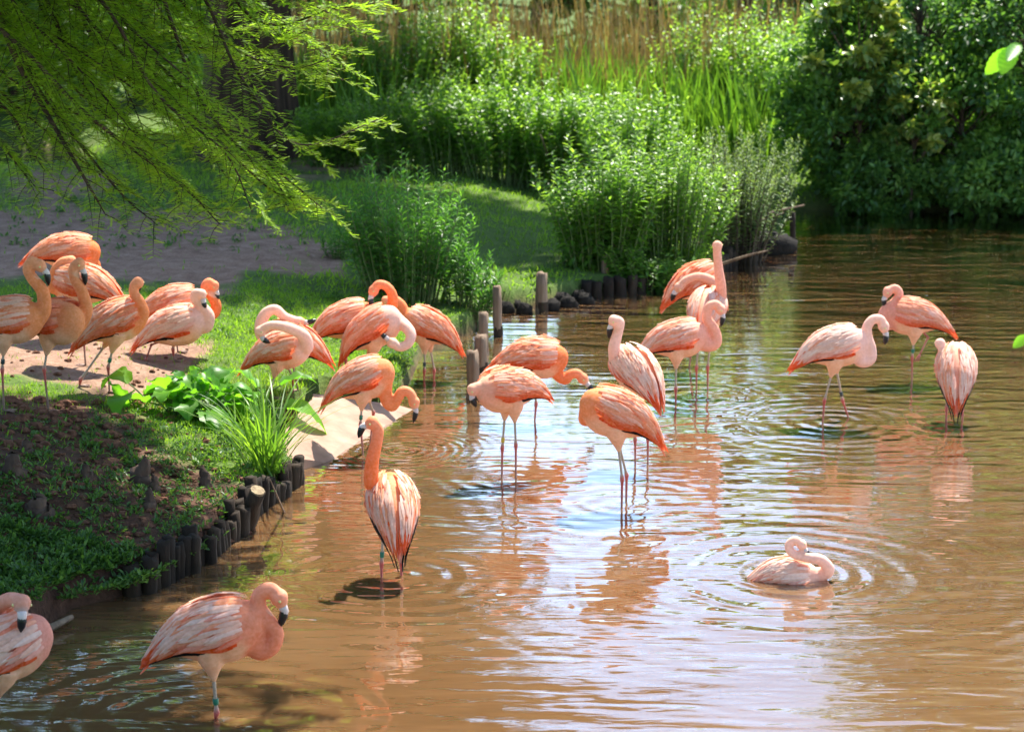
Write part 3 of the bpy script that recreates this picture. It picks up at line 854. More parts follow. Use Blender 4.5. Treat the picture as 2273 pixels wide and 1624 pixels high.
# ---- shrubs and trees with crowns
def crown_tree(name, label, cat, base, h, rad, nclump, nleaf, leafL, leafW, mat, trunk_r, kind='dia', low=.12, group=None, tb=0, flat=.75, bark='twig', bright=.3):
    bx, by = base; z0 = gz(bx, by)
    root = empty(name, (bx, by, z0), label, cat, group)
    a = MB()
    trunk = spline([(bx, by, z0 - .1), (bx + random.gauss(0, .05) * rad, by + random.gauss(0, .05) * rad, z0 + h * .4), (bx + random.gauss(0, .1) * rad, by, z0 + h * .85)], 6)
    a.tube(trunk, np.linspace(trunk_r, trunk_r * .25, len(trunk)), 8)
    parts = []
    for i in range(nclump):
        t = low + (1 - low) * random.random() ** .85
        prof = math.sin(min(1, (t - low * .5) * 1.05) * math.pi) ** .55
        r = rad * prof * math.sqrt(random.uniform(.15, 1)); th = random.uniform(0, 6.283)
        c = np.array([bx + r * math.cos(th), by + r * math.sin(th), z0 + h * t])
        k = min(len(trunk) - 1, int(t * .8 * len(trunk)))
        a.tube(spline([trunk[k], (trunk[k] + c) / 2 + [0, 0, -.05 * rad], c], 3), np.linspace(trunk_r * .3, .004, 7), 4, False)
        n = max(6, int(nleaf / nclump * random.uniform(.5, 1.5)))
        cr = rad * random.uniform(.16, .32)
        q = rdir(n) * (RNG.random((n, 1)) ** .45) * cr * np.array([1, 1, flat])
        D = unit(q + rdir(n) * cr * .8 + np.array([0, 0, -.15 * cr]))
        tt = np.clip(.42 + tb + bright * q[:, 2] / cr + RNG.normal(0, .15, n) + random.gauss(0, .1), 0, 1)  # sun on each clump's top put into the leaf tint
        parts.append(leaves(c + q, D, np.array([0, 0, 1.0]) + rdir(n) * .7, leafL * RNG.uniform(.6, 1.15, n), leafW * RNG.uniform(.7, 1.1, n), kind, tt))
    a.build("trunk", M[bark], root)
    V, F, T = join(parts)
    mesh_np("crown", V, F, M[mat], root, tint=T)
    return root

far = lambda px, y: ((px - IW / 2) / FPX * y * 1.02, y)
# dark far bank shrubs, right
SH = [(1850, 28.9, 2.6, .8, 'shrub', "dark evergreen shrub at the left end of the far bank", .2),
      (1890, 28.7, 2.1, 1.0, 'shrub', "dark shrub overhanging the far water under the sunlit maple", -.1),
      (2010, 29.2, 3.2, 1.1, 'shrub', "dark glossy shrub in the middle of the far bank", -.1),
      (2120, 28.5, 2.0, 1.0, 'herb', "low green shrub with sunlit leaf tips over the far water", .0),
      (2230, 28.8, 3.0, 1.2, 'shrub', "dark tall shrub at the right of the far bank", -.05),
      (2340, 28.8, 3.4, 1.4, 'shrub', "darkest shrub under the hanging fresh leaves", -.1),
      (1945, 28.15, .95, .6, 'shrub', "low dark bramble leaning over the far water below the small maple", .0), (2185, 28.0, 1.0, .65, 'shrub', "low bramble with pale tips at the far water's edge", .1), (2285, 27.9, 1.0, .65, 'shrub', "low dark bramble closing the far bank under the tall shrub", .0)]
for px, yy, h, r, mt, lab, tb in SH:
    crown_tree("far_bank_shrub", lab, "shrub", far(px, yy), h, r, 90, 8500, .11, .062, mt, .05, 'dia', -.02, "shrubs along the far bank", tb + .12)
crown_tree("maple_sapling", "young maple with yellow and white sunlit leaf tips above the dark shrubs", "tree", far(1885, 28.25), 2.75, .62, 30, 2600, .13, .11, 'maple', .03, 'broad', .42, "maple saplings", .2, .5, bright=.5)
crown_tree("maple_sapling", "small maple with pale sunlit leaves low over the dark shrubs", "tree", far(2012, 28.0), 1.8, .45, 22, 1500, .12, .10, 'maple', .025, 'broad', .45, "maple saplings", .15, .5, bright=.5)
TR = [(2090, 41, 13, 2.6, "tall broadleaved tree behind the far bank shrubs"), (2210, 42, 14.5, 3.2, "tallest dark tree behind the far bank shrubs"), (2420, 40, 15, 3.8, "big dark tree at the end of the far bank"), (2700, 39, 15, 4.2, "wide dark tree past the far bank"), (1850, 40, 6.0, 1.6, "mid green tree behind the maple")]
for px, yy, h, r, lab in TR:
    crown_tree("broadleaf_tree", lab, "tree", far(px, yy), h, r, 130, 11000, .22, .15, 'shrub', .18, 'dia', .06, "trees behind the far bank", .05, bark='bark')
BT = [(620, 52, 5.2, 3.0, "dark tree far behind the big trunk"), (900, 55, 5.5, 3.4, "dark tree far behind the light scrub"), (1180, 53, 5.0, 3.2, "dark green tree far behind the brown reeds"), (1440, 54, 4.6, 3.0, "grey green tree far behind the right end of the reeds"),
      (1720, 50, 4.8, 2.6, "light green tree behind the distant thin trunk"), (250, 50, 17, 4.4, "dark tree far behind the feathery branch"), (110, 44, 16, 4.0, "dark tree standing past the feathery branch"), (-60, 46, 18, 4.8, "dark tree past the side pond"), (60, 37, 3.4, 2.0, "dark shrubby tree on the far side of the side pond"), (330, 39, 3.6, 2.0, "dark shrubby tree left of the big trunk")]
for px, yy, h, r, lab in BT:
    crown_tree("background_tree", lab, "tree", far(px, yy), h, r, 80, 6500, .22, .15, 'herb' if px > 1500 else 'shrub', .15, 'dia', .05, "trees far behind the reeds", .1, bark='bark')
b0 = far(1633, 44); z0 = gz(*b0)
root = empty("slender_tree", (*b0, z0), "slender distant tree showing only its dark trunk above the scrub", "tree")
a = MB(); a.tube(spline([(b0[0], b0[1], z0 - .1), (b0[0] + .05, b0[1], z0 + 3), (b0[0], b0[1], z0 + 6.5)], 5), np.linspace(.17, .1, 11), 8); a.build("trunk", M['bark'], root)
q = rdir(3000) * RNG.random((3000, 1)) ** .4 * np.array([1.7, 1.7, 1.2]) + [b0[0], b0[1], z0 + 6.6]
V, F, T = leaves(q, rdir(3000), rdir(3000, .8), .2, .13, 'dia', RNG.uniform(.2, .8, 3000)); mesh_np("crown", V, F, M['herb'], root, tint=T)

# ---- big swamp cypress with the broad trunk
tb = at_z(555, 372, .3); 
root = empty("swamp_cypress", tb, "broad fluted brown trunk of a swamp cypress by the side pond", "tree")
a = MB(); nseg = 20; ring = []
Zs = [-.2, .0, .15, .4, .9, 1.6, 2.6, 4, 7, 11, 16, 20]; Rs = [.86, .80, .73, .66, .60, .56, .53, .50, .42, .30, .15, .03]
V = []; 
for z, r in zip(Zs, Rs):
    for j in range(nseg):
        th = 2 * math.pi * j / nseg
        fl = 1 + .13 * math.sin(th * 5 + .6) * max(.25, 1 - z / 3) + .05 * math.sin(th * 9 + 1)
        V.append((tb[0] + r * fl * math.cos(th), tb[1] + r * fl * math.sin(th), tb[2] + z))
Q = [(i * nseg + j, i * nseg + (j + 1) % nseg, (i + 1) * nseg + (j + 1) % nseg, (i + 1) * nseg + j) for i in range(len(Zs) - 1) for j in range(nseg)]
a.add(V, Q)
parts = []
for i in range(260):
    t = random.uniform(.2, 1) ; z = 20 * t
    R = 4.8 * (1 - t) ** .7 + .4; th = random.uniform(0, 6.283)
    if i % 3 == 0: th = random.uniform(-1.9, .3); t = random.uniform(.36, .62); z = 20 * t; R = random.uniform(4.5, 6.8)  # unseen long branches added to throw shade on the ground below
    if i % 3 == 1: th = random.uniform(-1.5, 1.2); t = random.uniform(.17, .42); z = 20 * t; R = random.uniform(2.8, 4.4)  # unseen low branches added to darken the pond's reflection
    p0 = np.array([tb[0], tb[1], tb[2] + z]); p1 = p0 + np.array([math.cos(th) * R, math.sin(th) * R, -.12 * R])
    sx, sy = p1[0] - .235 * p1[2], p1[1] - .527 * p1[2]
    if sx > -1.8 and not (22.8 < sy < 25.6 and sx < .45): continue  # drops branches whose shade would reach the sunlit herbs
    P = spline([p0, (p0 + p1) / 2 + [0, 0, .15 * R], p1], 4); a.tube(P, np.linspace(.07 * (1 - t) + .02, .008, len(P)), 4, False)
    n = int(75 * R / 2 + 20); f = RNG.uniform(.2, 1.05, n)
    B = p0 + (p1 - p0) * f[:, None] + RNG.normal(0, .35, (n, 3)) * np.array([1, 1, .35])
    parts.append(leaves(B, unit((p1 - p0) * .35 / R + rdir(n) * np.array([1, 1, .3])), np.array([0, 0, 1.0]) + rdir(n) * .3, .75, .5, 'comb', np.clip(RNG.normal(.45, .2, n), 0, 1)))
a.build("trunk", M['bark'], root)
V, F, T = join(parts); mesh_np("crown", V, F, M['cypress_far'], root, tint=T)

# ---- overhanging swamp cypress, trunk outside the picture on the left
TBX, TBY = -7.2, 15.2; tz = gz(TBX, TBY)
root = empty("overhanging_cypress", (TBX, TBY, tz), "feathery light green cypress branches hanging down over the bank", "tree")
wood = MB()
wood.tube(spline([(TBX, TBY, tz - .2), (TBX + .1, TBY, 4), (TBX, TBY, 12)], 6), np.linspace(.5, .15, 13), 12)
LIMBS = [([(-150, -80), (60, 100), (240, 260), (380, 330)], 13.8, .012), ([(-50, -150), (120, 60), (300, 180), (450, 220)], 14.5, .012), ([(-200, -150), (0, 0), (160, 120), (280, 180)], 14.1, .012), ([(0, -250), (160, -50), (330, 60), (480, 120)], 14.4, .012),
         ([(-150, -150), (60, 180), (190, 400), (235, 478)], 13.6, .030), ([(50, -200), (330, 120), (520, 300), (640, 400), (715, 462)], 14.2, .022), ([(200, -220), (450, 230), (610, 400), (640, 470)], 14.0, .018),
         ([(-100, 0), (200, 260), (400, 410), (490, 500)], 13.4, .02), ([(300, -250), (560, 40), (740, 20), (850, 5)], 14.6, .018), ([(150, -200), (480, 80), (640, 150), (770, 115)], 14.3, .016),
         ([(-100, -50), (100, 220), (260, 420), (350, 500)], 13.8, .02), ([(100, -100), (350, 210), (500, 340), (560, 470)], 13.5, .016), ([(-200, 100), (0, 230), (60, 320), (100, 380)], 14.0, .018),
         ([(300, -150), (540, 180), (660, 320), (850, 262)], 14.1, .016), ([(0, -200), (200, 50), (420, 250), (600, 420), (690, 440)], 13.7, .018), ([(-200, -100), (-50, 150), (150, 330), (240, 400)], 14.4, .016),
         ([(-50, -200), (150, 100), (330, 330), (410, 460)], 14.6, .016), ([(0, -150), (260, 150), (480, 330), (660, 420)], 14.9, .014),
         ([(-180, 20), (30, 180), (180, 260), (330, 380)], 14.9, .014), ([(200, -200), (380, 60), (560, 110), (700, 60)], 14.9, .014), ([(-150, -250), (120, -20), (300, 120), (430, 260)], 15.2, .014),
         ([(-100, -200), (200, -40), (420, 60), (600, 60)], 15.2, .014), ([(350, -220), (520, -40), (660, 0), (800, 60)], 14.4, .012), ([(-160, 200), (-20, 300), (50, 380), (90, 430)], 13.9, .012),
         ([(-200, -20), (80, 60), (300, 200), (420, 300)], 14.0, .014), ([(150, -150), (300, 100), (440, 300), (520, 420)], 14.3, .012), ([(0, -100), (180, 180), (320, 340), (440, 440)], 14.2, .012), ([(-100, -100), (50, 120), (130, 250), (180, 340)], 14.6, .012), ([(400, -200), (560, 0), (680, 80), (760, 180)], 14.9, .010), ([(50, -150), (200, 80), (280, 200), (330, 320)], 14.7, .012), ([(100, -200), (250, 20), (400, 160), (520, 260)], 13.6, .014), ([(-120, -120), (60, 40), (200, 180), (300, 300)], 13.5, .014)]
parts = []
for pxl, yy, r in LIMBS:
    W = [at_y(x, y, yy + random.uniform(-.25, .25)) for x, y in pxl]
    hub = np.array([TBX, TBY, max(4.2, W[0][2] + .8)])
    W = [hub, (hub + W[0]) / 2 + [0, 0, .25]] + W
    P = spline(W, 8)
    wood.tube(P, np.interp(np.arange(len(P)), [0, 16, len(P) - 1], [.05, r * .75, .0025]), 6, False)
    Pv = P[12:]
    lg = np.concatenate([[0], np.cumsum(np.linalg.norm(np.diff(Pv, axis=0), axis=1))])
    nsec = int(lg[-1] / .052)
    for k in range(nsec):
        s = (k + random.random()) / nsec * lg[-1]
        p = np.array([np.interp(s, lg, Pv[:, i]) for i in range(3)])
        q = np.array([np.interp(min(s + .05, lg[-1]), lg, Pv[:, i]) for i in range(3)])
        td = unit(q - p) if np.linalg.norm(q - p) > 1e-5 else unit(Pv[-1] - Pv[-2])
        side = unit(np.cross(td, [0, 0, 1.0])) * (1 if k % 2 else -1)
        ang = random.uniform(.5, 1.1)
        d = unit(td * math.cos(ang) + side * math.sin(ang) + np.array([0, 0, random.uniform(-.35, .1)]))
        ln_ = random.uniform(.2, .55) * (1 - .45 * s / lg[-1])
        S = spline([p, p + d * ln_ * .55 + [0, 0, .01], p + d * ln_ + [0, 0, -.10 * ln_]], 4)
        wood.tube(S, np.linspace(.0035, .001, len(S)), 3, False)
        n = int(ln_ / .010)
        f = np.linspace(.06, 1, n) * (len(S) - 1); i0 = np.minimum(f.astype(int), len(S) - 2); g = (f - i0)[:, None]
        B = S[i0] * (1 - g) + S[i0 + 1] * g
        sd = unit(np.cross(d, [0, 0, 1.0])); sg = np.where(np.arange(n) % 2, 1, -1)[:, None]
        D = unit(d * .55 + sd * sg * .9 + RNG.normal(0, .22, (n, 3)) + np.array([0, 0, .12]))
        tt = np.clip(.5 + RNG.normal(0, .15, n) + .25 * (s / lg[-1] - .5), 0, 1)
        parts.append(leaves(B, D, np.array([0, 0, 1.0]) + rdir(n) * .45, RNG.uniform(.045, .085, n), RNG.uniform(.026, .037, n), 'comb', tt))
# upper crown, above the picture; it throws the dappled shade on the earth bank
for i in range(125):
    c = np.array([random.uniform(-6.5, -.5), random.uniform(11.0, 13.6), random.uniform(3.9, 6.2)])
    if i >= 80:
        c[2] = random.uniform(4.4, 5.6); c[0] = random.uniform(-3.3, -2.0) + .235 * c[2]; c[1] = random.uniform(9.9, 12.3) + .527 * c[2]
    if abs(c[0] - .235 * (c[2] - .45) + 1.4) < .8 and abs(c[1] - .527 * (c[2] - .45) - 10.8) < .75: continue
    if c[1] > 13.9: continue
    hub = np.array([TBX, TBY, c[2] + .8])
    P = spline([hub, (hub + c) / 2 + [0, 0, .3], c], 4); wood.tube(P, np.linspace(.05, .006, len(P)), 4, False)
    n = 75
    B = c + RNG.normal(0, .42, (n, 3)) * np.array([1, 1, .4])
    parts.append(leaves(B, unit(rdir(n) * np.array([1, 1, .4]) + [.3, 0, -.1]), np.array([0, 0, 1.0]) + rdir(n) * .3, .42, .3, 'comb', np.clip(RNG.normal(.45, .2, n), 0, 1)))
for i in range(26):
    if i < 17: c = np.array([random.uniform(-3.1, -1.75), random.uniform(13.9, 14.9), random.uniform(4.0, 4.7)])
    else: c = np.array([random.uniform(-3.3, -1.9), random.uniform(16.2, 17.4), random.uniform(4.2, 4.9)])
    hub = np.array([TBX, TBY, c[2] + .8])
    P = spline([hub, (hub + c) / 2 + [0, 0, .3], c], 4); wood.tube(P, np.linspace(.04, .006, len(P)), 4, False)
    n = 90
    B = c + RNG.normal(0, .36, (n, 3)) * np.array([1, 1, .4])
    parts.append(leaves(B, unit(rdir(n) * np.array([1, 1, .4]) + [.3, 0, -.1]), np.array([0, 0, 1.0]) + rdir(n) * .3, .36, .26, 'comb', np.clip(RNG.normal(.45, .2, n), 0, 1)))
wood.build("trunk", M['bark'], root)
V, F, T = join(parts); mesh_np("crown", V, F, M['cypress'], root, tint=T)

# ---- burdock like plant with big leaves
def big_leaf(root, base, d, up, Lg, Wd, droop, tint, mat='dock'):
    nL, nW = 8, 6
    d = unit(d); s = unit(np.cross(d, up)); u = np.cross(s, d); V = []
    for i in range(nL + 1):
        t = i / nL
        w = Wd * (math.sin(math.pi * min(1, t * .93 + .07)) ** .7) * (1 - .25 * t)
        c = base + d * Lg * t * (1 - .15 * t * droop) + np.array([0, 0, -1.0]) * Lg * droop * t * t * .5
        for j in range(nW + 1):
            v = (j / nW - .5) * 2
            wave = .07 * Wd * math.sin(t * 17 + j * 2.1) * abs(v) + .015 * Lg * math.sin(t * 26) * (1 - abs(v))
            V.append(c + s * w * .5 * v * (1 + .06 * math.sin(t * 23 + j)) + u * (.10 * Wd * v * v + wave))
    F = [(i * (nW + 1) + j, i * (nW + 1) + j + 1, (i + 1) * (nW + 1) + j + 1, (i + 1) * (nW + 1) + j) for i in range(nL) for j in range(nW)]
    mesh_np("leaf", V, F, M[mat], root, tint=np.full(len(V), tint), smooth=True)
bp_ = on_ground(455, 925)
root = empty("burdock_plant", bp_, "lush plant with huge wavy bright green leaves at the bank top", "plant")
st = MB()
for i in range(58):
    th = i * 2.4 + random.uniform(-.3, .3); el = random.uniform(.1, 1.25)
    ln_ = random.uniform(.10, .36) * (1 - .45 * max(0, el - .5))
    b = bp_ + np.array([random.gauss(0, .15), random.gauss(0, .08), .0])
    d = np.array([math.cos(th) * math.cos(el), math.sin(th) * math.cos(el), math.sin(el)])
    e = b + d * ln_ * np.array([1.2, .9, .9]) + [0, 0, .03]
    st.tube(spline([b - [0, 0, .03], (b + e) / 2 + [0, 0, .02], e], 3), np.linspace(.009, .005, 7), 5, False)
    big_leaf(root, e, d * np.array([1, 1, .8]) + [0, 0, .1], np.array([0, 0, 1.0]) + rdir(1)[0] * .3, random.uniform(.24, .42), random.uniform(.15, .25), random.uniform(.6, 1.7), random.uniform(.3, .95))
st.build("stalks", M['stem'], root)

def tuft(name, label, base, n, h, w, spread, mat, tintm=.55, group=None, curl=1.0):
    root = empty(name, base, label, "grass", group)
    Vs, Fs, Ts, k = [], [], [], 0
    for i in range(n):
        th = random.uniform(0, 6.283); e = spread * random.random() ** .6
        hh = h * random.uniform(.5, 1.1); b = base + np.array([random.gauss(0, .05), random.gauss(0, .04), -.02])
        dv = np.array([math.cos(th), math.sin(th), 0])
        P = [b + dv * hh * e * t + dv * hh * .35 * curl * e * t * t * t + np.array([0, 0, hh * (t - .38 * curl * e * t ** 3)]) for t in np.linspace(0, 1, 7)]
        s = np.array([-math.sin(th), math.cos(th), 0]); s = unit(s + rdir(1)[0] * .5)
        ww = w * random.uniform(.6, 1.2)
        V = []
        for j, p in enumerate(P):
            q = ww * (1 - (j / 6) ** 2.2) * .5 + .0004
            V += [p - s * q, p + s * q]
        Vs.append(V); Fs += [(k + 2 * j, k + 2 * j + 1, k + 2 * j + 3, k + 2 * j + 2) for j in range(6)]; k += 14
        Ts.append(np.full(14, np.clip(random.gauss(tintm, .2), 0, 1)))
    o = mesh_np("blades", np.concatenate(Vs), np.array(Fs), M[mat], root, tint=np.concatenate(Ts), smooth=True); o["kind"] = "stuff"
    return root
tuft("sedge_tuft", "bright upright sedge tuft hanging over the log palisade by the ramp", on_ground(590, 1042), 120, .66, .017, .8, 'iris', .6)
tuft("sedge_tuft", "arching thin grass tuft in front of the big wavy leaves", on_ground(545, 985), 36, .45, .008, 1.0, 'iris', .6)
tuft("pale_grass_tuft", "arching pale grass tuft behind the preening birds", on_ground(815, 705), 34, .26, .012, 1.1, 'iris', .8)
tuft("thin_grass_tuft", "thin dark seeding grass stalks in front of the pair of preening birds", on_ground(640, 960), 16, .62, .005, .35, 'reed', .2, curl=.4)

# dead sticks
def stick(label, pts, r, cat="stick"):
    P = spline(pts, 5); a = MB(); a.tube(P, np.linspace(r, r * .4, len(P)), 5)
    tag(a.build("dead_stick", M['wood_post'], origin=P[0]), label, cat)
q = at_z(1610, 590, .1); stick("long bare twig reaching from the spit over the water", [at_y(1560, 600, q[1]), at_y(1650, 570, q[1] - .2), at_y(1705, 556, q[1] - .3)], .02)
stick("bare branch sticking out above the thin black post", [at_y(1600, 520, 25.5), at_y(1690, 478, 25.6), at_y(1785, 455, 25.8)], .022)
stick("pale bare twig arching towards the thin black post", [at_y(1590, 560, 24.6), at_y(1650, 505, 24.8), at_y(1740, 472, 25)], .016)
stick("pale dead stick leaning in the dark leafy clump", [on_ground(1240, 412), at_y(1200, 300, 27.2)], .02)
stick("dark thin stick leaning from the palisade into the water", [at_z(632, 1140, -.03), at_y(598, 1060, 12.9)], .008)
stick("half sunken plank lying at the dark corner of the bank", [at_z(20, 1428, .0), at_z(90, 1402, .03), at_z(160, 1368, .05)], .04)

# near tree on the viewer's bank, outside the picture on the right; two of its twigs reach in
NX, NY = 4.3, 7.2; nz_ = gz(NX, NY)
root = empty("lime_tree", (NX, NY, nz_), "fresh green serrated leaves on a twig reaching in from a near tree", "tree")
a = MB(); a.tube(spline([(NX, NY, nz_ - .2), (NX - .1, NY, 2.5), (NX, NY, 6)], 6), np.linspace(.16, .06, 13), 10)
def near_twig(pts): P = spline(pts, 6); a.tube(P, np.linspace(.014, .003, len(P)), 5)
e1 = at_y(2262, 92, 8.2); near_twig([(NX - .05, NY, 3.6), (3.0, 7.9, 3.75), e1])
e2 = at_y(2280, 745, 8.2); near_twig([(NX - .05, NY, 3.0), (3.0, 7.9, 2.9), e2])
def serrated(base, tip, width, nrm, tint):
    d = np.asarray(tip) - base; Lg = np.linalg.norm(d); d = unit(d); s = unit(np.cross(d, nrm)); u = np.cross(s, d); V = []; F = []
    nL = 13
    for i in range(nL + 1):
        t = i / nL; w = width * .5 * math.sin(math.pi * t ** .8) ** .75 * (1 + (.07 if i % 2 else -.05))
        c = np.asarray(base) + d * Lg * t - u * .05 * Lg * t * t
        V += [c - s * w + u * .22 * w, c + u * -.006 * (i % 2), c + s * w + u * .22 * w]
    for i in range(nL):
        for j in range(2): F.append((i * 3 + j, i * 3 + j + 1, i * 3 + j + 4, i * 3 + j + 3))
    mesh_np("leaf", V, F, M['dock'], root, tint=np.full(len(V), tint), smooth=True)
cv = np.array([0, -1.0, .25])
serrated(at_y(2240, 108, 8.2), at_y(2186, 168, 8.25), .06, cv + [.5, 0, .6], .8)
serrated(at_y(2250, 104, 8.18), at_y(2222, 166, 8.15), .075, cv + [-.6, 0, .3], .95)
serrated(at_y(2262, 96, 8.2), at_y(2235, 135, 8.1), .05, cv + [.2, 0, 1.5], .6)
serrated(at_y(2280, 745, 8.2), at_y(2248, 772, 8.2), .04, cv + [.3, 0, .8], .95)
for i in range(26):
    c = np.array([random.uniform(2.6, 5.5), random.uniform(6.2, 8.4), random.uniform(3.6, 5.8)])
    near_twig([(NX, NY, c[2] - .3), (c + [NX, NY, c[2]]) / 2, c])
    for k in range(7):
        b = c + rdir(1)[0] * .12; serrated(b, b + (rdir(1)[0] + [0, 0, -.3]) * .09, .06, np.array([0, 0, 1.0]) + rdir(1)[0] * .5, random.uniform(.3, .9))
a.build("trunk", M['bark'], root)
# ================================================================== flamingos
SALMON = np.array([.91, .31, .12]); PALE = np.array([.92, .56, .38]); WHITE = np.array([.92, .74, .62])
CORAL = np.array([.82, .11, .03]); BELLY = np.array([.92, .53, .32]); BLACK = np.array([.012, .011, .012]); RED = np.array([.45, .07, .06])

# torso stations: x, z centre, half width, half height
TS = np.array([(-.275, -.02, .012, .012), (-.24, -.012, .035, .03), (-.18, -.004, .072, .066), (-.10, .0, .103, .108), (-.02, -.002, .122, .136), (.06, -.004, .128, .146),
               (.13, -.002, .118, .135), (.19, .004, .09, .105), (.232, .012, .055, .066), (.25, .014, .018, .022)])
# folded wing shell: x, z centre, half width, half height
WS = np.array([(-.40, -.135, .010, .008), (-.34, -.098, .024, .024), (-.28, -.058, .050, .052), (-.21, -.020, .084, .086), (-.12, .004, .116, .120), (-.02, .004, .134, .143),
               (.06, .0, .138, .150), (.14, .0, .124, .138), (.20, .005, .09, .105), (.24, .01, .05, .06)])
def wshell(x):
    return [np.interp(x, WS[:, 0], WS[:, i]) for i in (1, 2, 3)]

def feather_mesh(side, rows, rnd, lift=1.0, droop=0.0):
    """rows of (x, theta_deg, length, width, dtheta_deg, offset, colour, curl); feathers follow the wing shell."""
    V = []; Q = []; C = []; k = 0
    for (x, th, Lg, w, dth, off, col, curl) in rows:
        n = 5
        pts = []; wid = []; nrm = []
        for i in range(n):
            t = i / (n - 1)
            xx = x - Lg * t; tt = math.radians(th + dth * t)
            zc, a, h = wshell(xx)
            p = np.array([xx, side * a * math.sin(tt), zc + h * math.cos(tt)])
            nn_ = unit(np.array([0.0, side * math.sin(tt) / max(a, .02), math.cos(tt) / max(h, .02)]))
            p = p + nn_ * (off * (1 + .0 * t) + lift * curl * t * t) + np.array([0, 0, -droop * (.2 - xx) * .25])
            pts.append(p); nrm.append(nn_)
        pts = np.array(pts); T = unit(np.gradient(pts, axis=0))
        prof = [.55, .95, 1.0, .8, .10]
        for i in range(n):
            s = unit(np.cross(T[i], nrm[i]))
            h_ = w * .5 * prof[i]
            V += [pts[i] - s * h_ - nrm[i] * w * .10, pts[i] + nrm[i] * w * .04, pts[i] + s * h_ - nrm[i] * w * .10]
            sh = 1 - .0 * i
            C += [col * sh, np.clip(col * 1.04, 0, 1), col * sh]
        for i in range(n - 1):
            b = k + i * 3
            Q += [(b, b + 1, b + 4, b + 3), (b + 1, b + 2, b + 5, b + 4)]
        k += n * 3
    return np.array(V), Q, np.array(C)

def mixc(a, b, t): return np.clip(a * (1 - t) + b * t, 0, 1)

def wing_rows(rnd, tone, ruff, pale, prim=1.0):
    rows = []
    shade = lambda: 1 + rnd.uniform(-.07, .07)
    # black flight feathers, lowest and innermost
    for i in range(7):
        rows.append((.0 - i * .024, 116 + prim * 2 - i * .5, (.13 + .006 * i) * prim, .026 * prim, -10 - i * .6, .001 + .004 * (prim - 1), BLACK * rnd.uniform(.8, 1.8), 0))
    if prim > 1:
        for i in range(8):
            rows.append((-.07 - i * .014, 97 + i * 2.6, .19 + .004 * i, .036, -3, .020, BLACK * rnd.uniform(.8, 1.8), 0))
    # coral edge of greater coverts / tertials
    for i in range(16):
        x = .13 - i * .021
        rows.append((x, rnd.uniform(101, 112) - i * .6, rnd.uniform(.10, .15), .034, -4, .006 + .001 * (i % 3), mixc(CORAL, SALMON, rnd.uniform(0, .3)) * shade(), .004 * ruff))
    for i in range(12):
        x = .08 - i * .022
        rows.append((x, rnd.uniform(90, 100) - i * .8, rnd.uniform(.10, .15), .034, 2, .008 + .001 * (i % 3), mixc(CORAL, SALMON, rnd.uniform(.2, .7)) * shade(), .004 * ruff))
    # long coral tips over the tail
    for i in range(9):
        rows.append((-.15 - rnd.uniform(0, .05), rnd.uniform(15, 90), rnd.uniform(.13, .19), .026, rnd.uniform(-4, 6), .004 + .001 * i, mixc(CORAL, SALMON, rnd.uniform(0, .45)) * shade(), .0))
    # rows of pale coverts
    for r in range(9):
        x0 = -.155 + r * .041
        m_ = 12
        for c in range(m_):
            th = 12 + c * (88 / m_) + rnd.uniform(-3, 3)
            if r < 1 and c > 5: continue
            base = mixc(PALE, WHITE, rnd.uniform(.25, 1.15) * min(1, pale + .2)) if rnd.random() < pale else mixc(PALE, SALMON, rnd.uniform(.15, .75))
            if rnd.random() < .14 - .09 * pale: base = mixc(base, CORAL, .55)
            wl = (th - (74 if pale < .7 else 82)) / 18 + rnd.uniform(-.25, .25)
            if wl > 0: base = mixc(base, mixc(CORAL, SALMON, rnd.uniform(0, .4)), min(1, wl))
            rows.append((x0 + rnd.uniform(-.012, .012), th, rnd.uniform(.10, .15) * (1.2 if r < 3 else 1), rnd.uniform(.019, .027), rnd.uniform(3, 12), .010 + .0016 * r + .0008 * (c % 2), mixc(base, tone, .22) * shade(), rnd.uniform(0, .010) * ruff))
    return rows

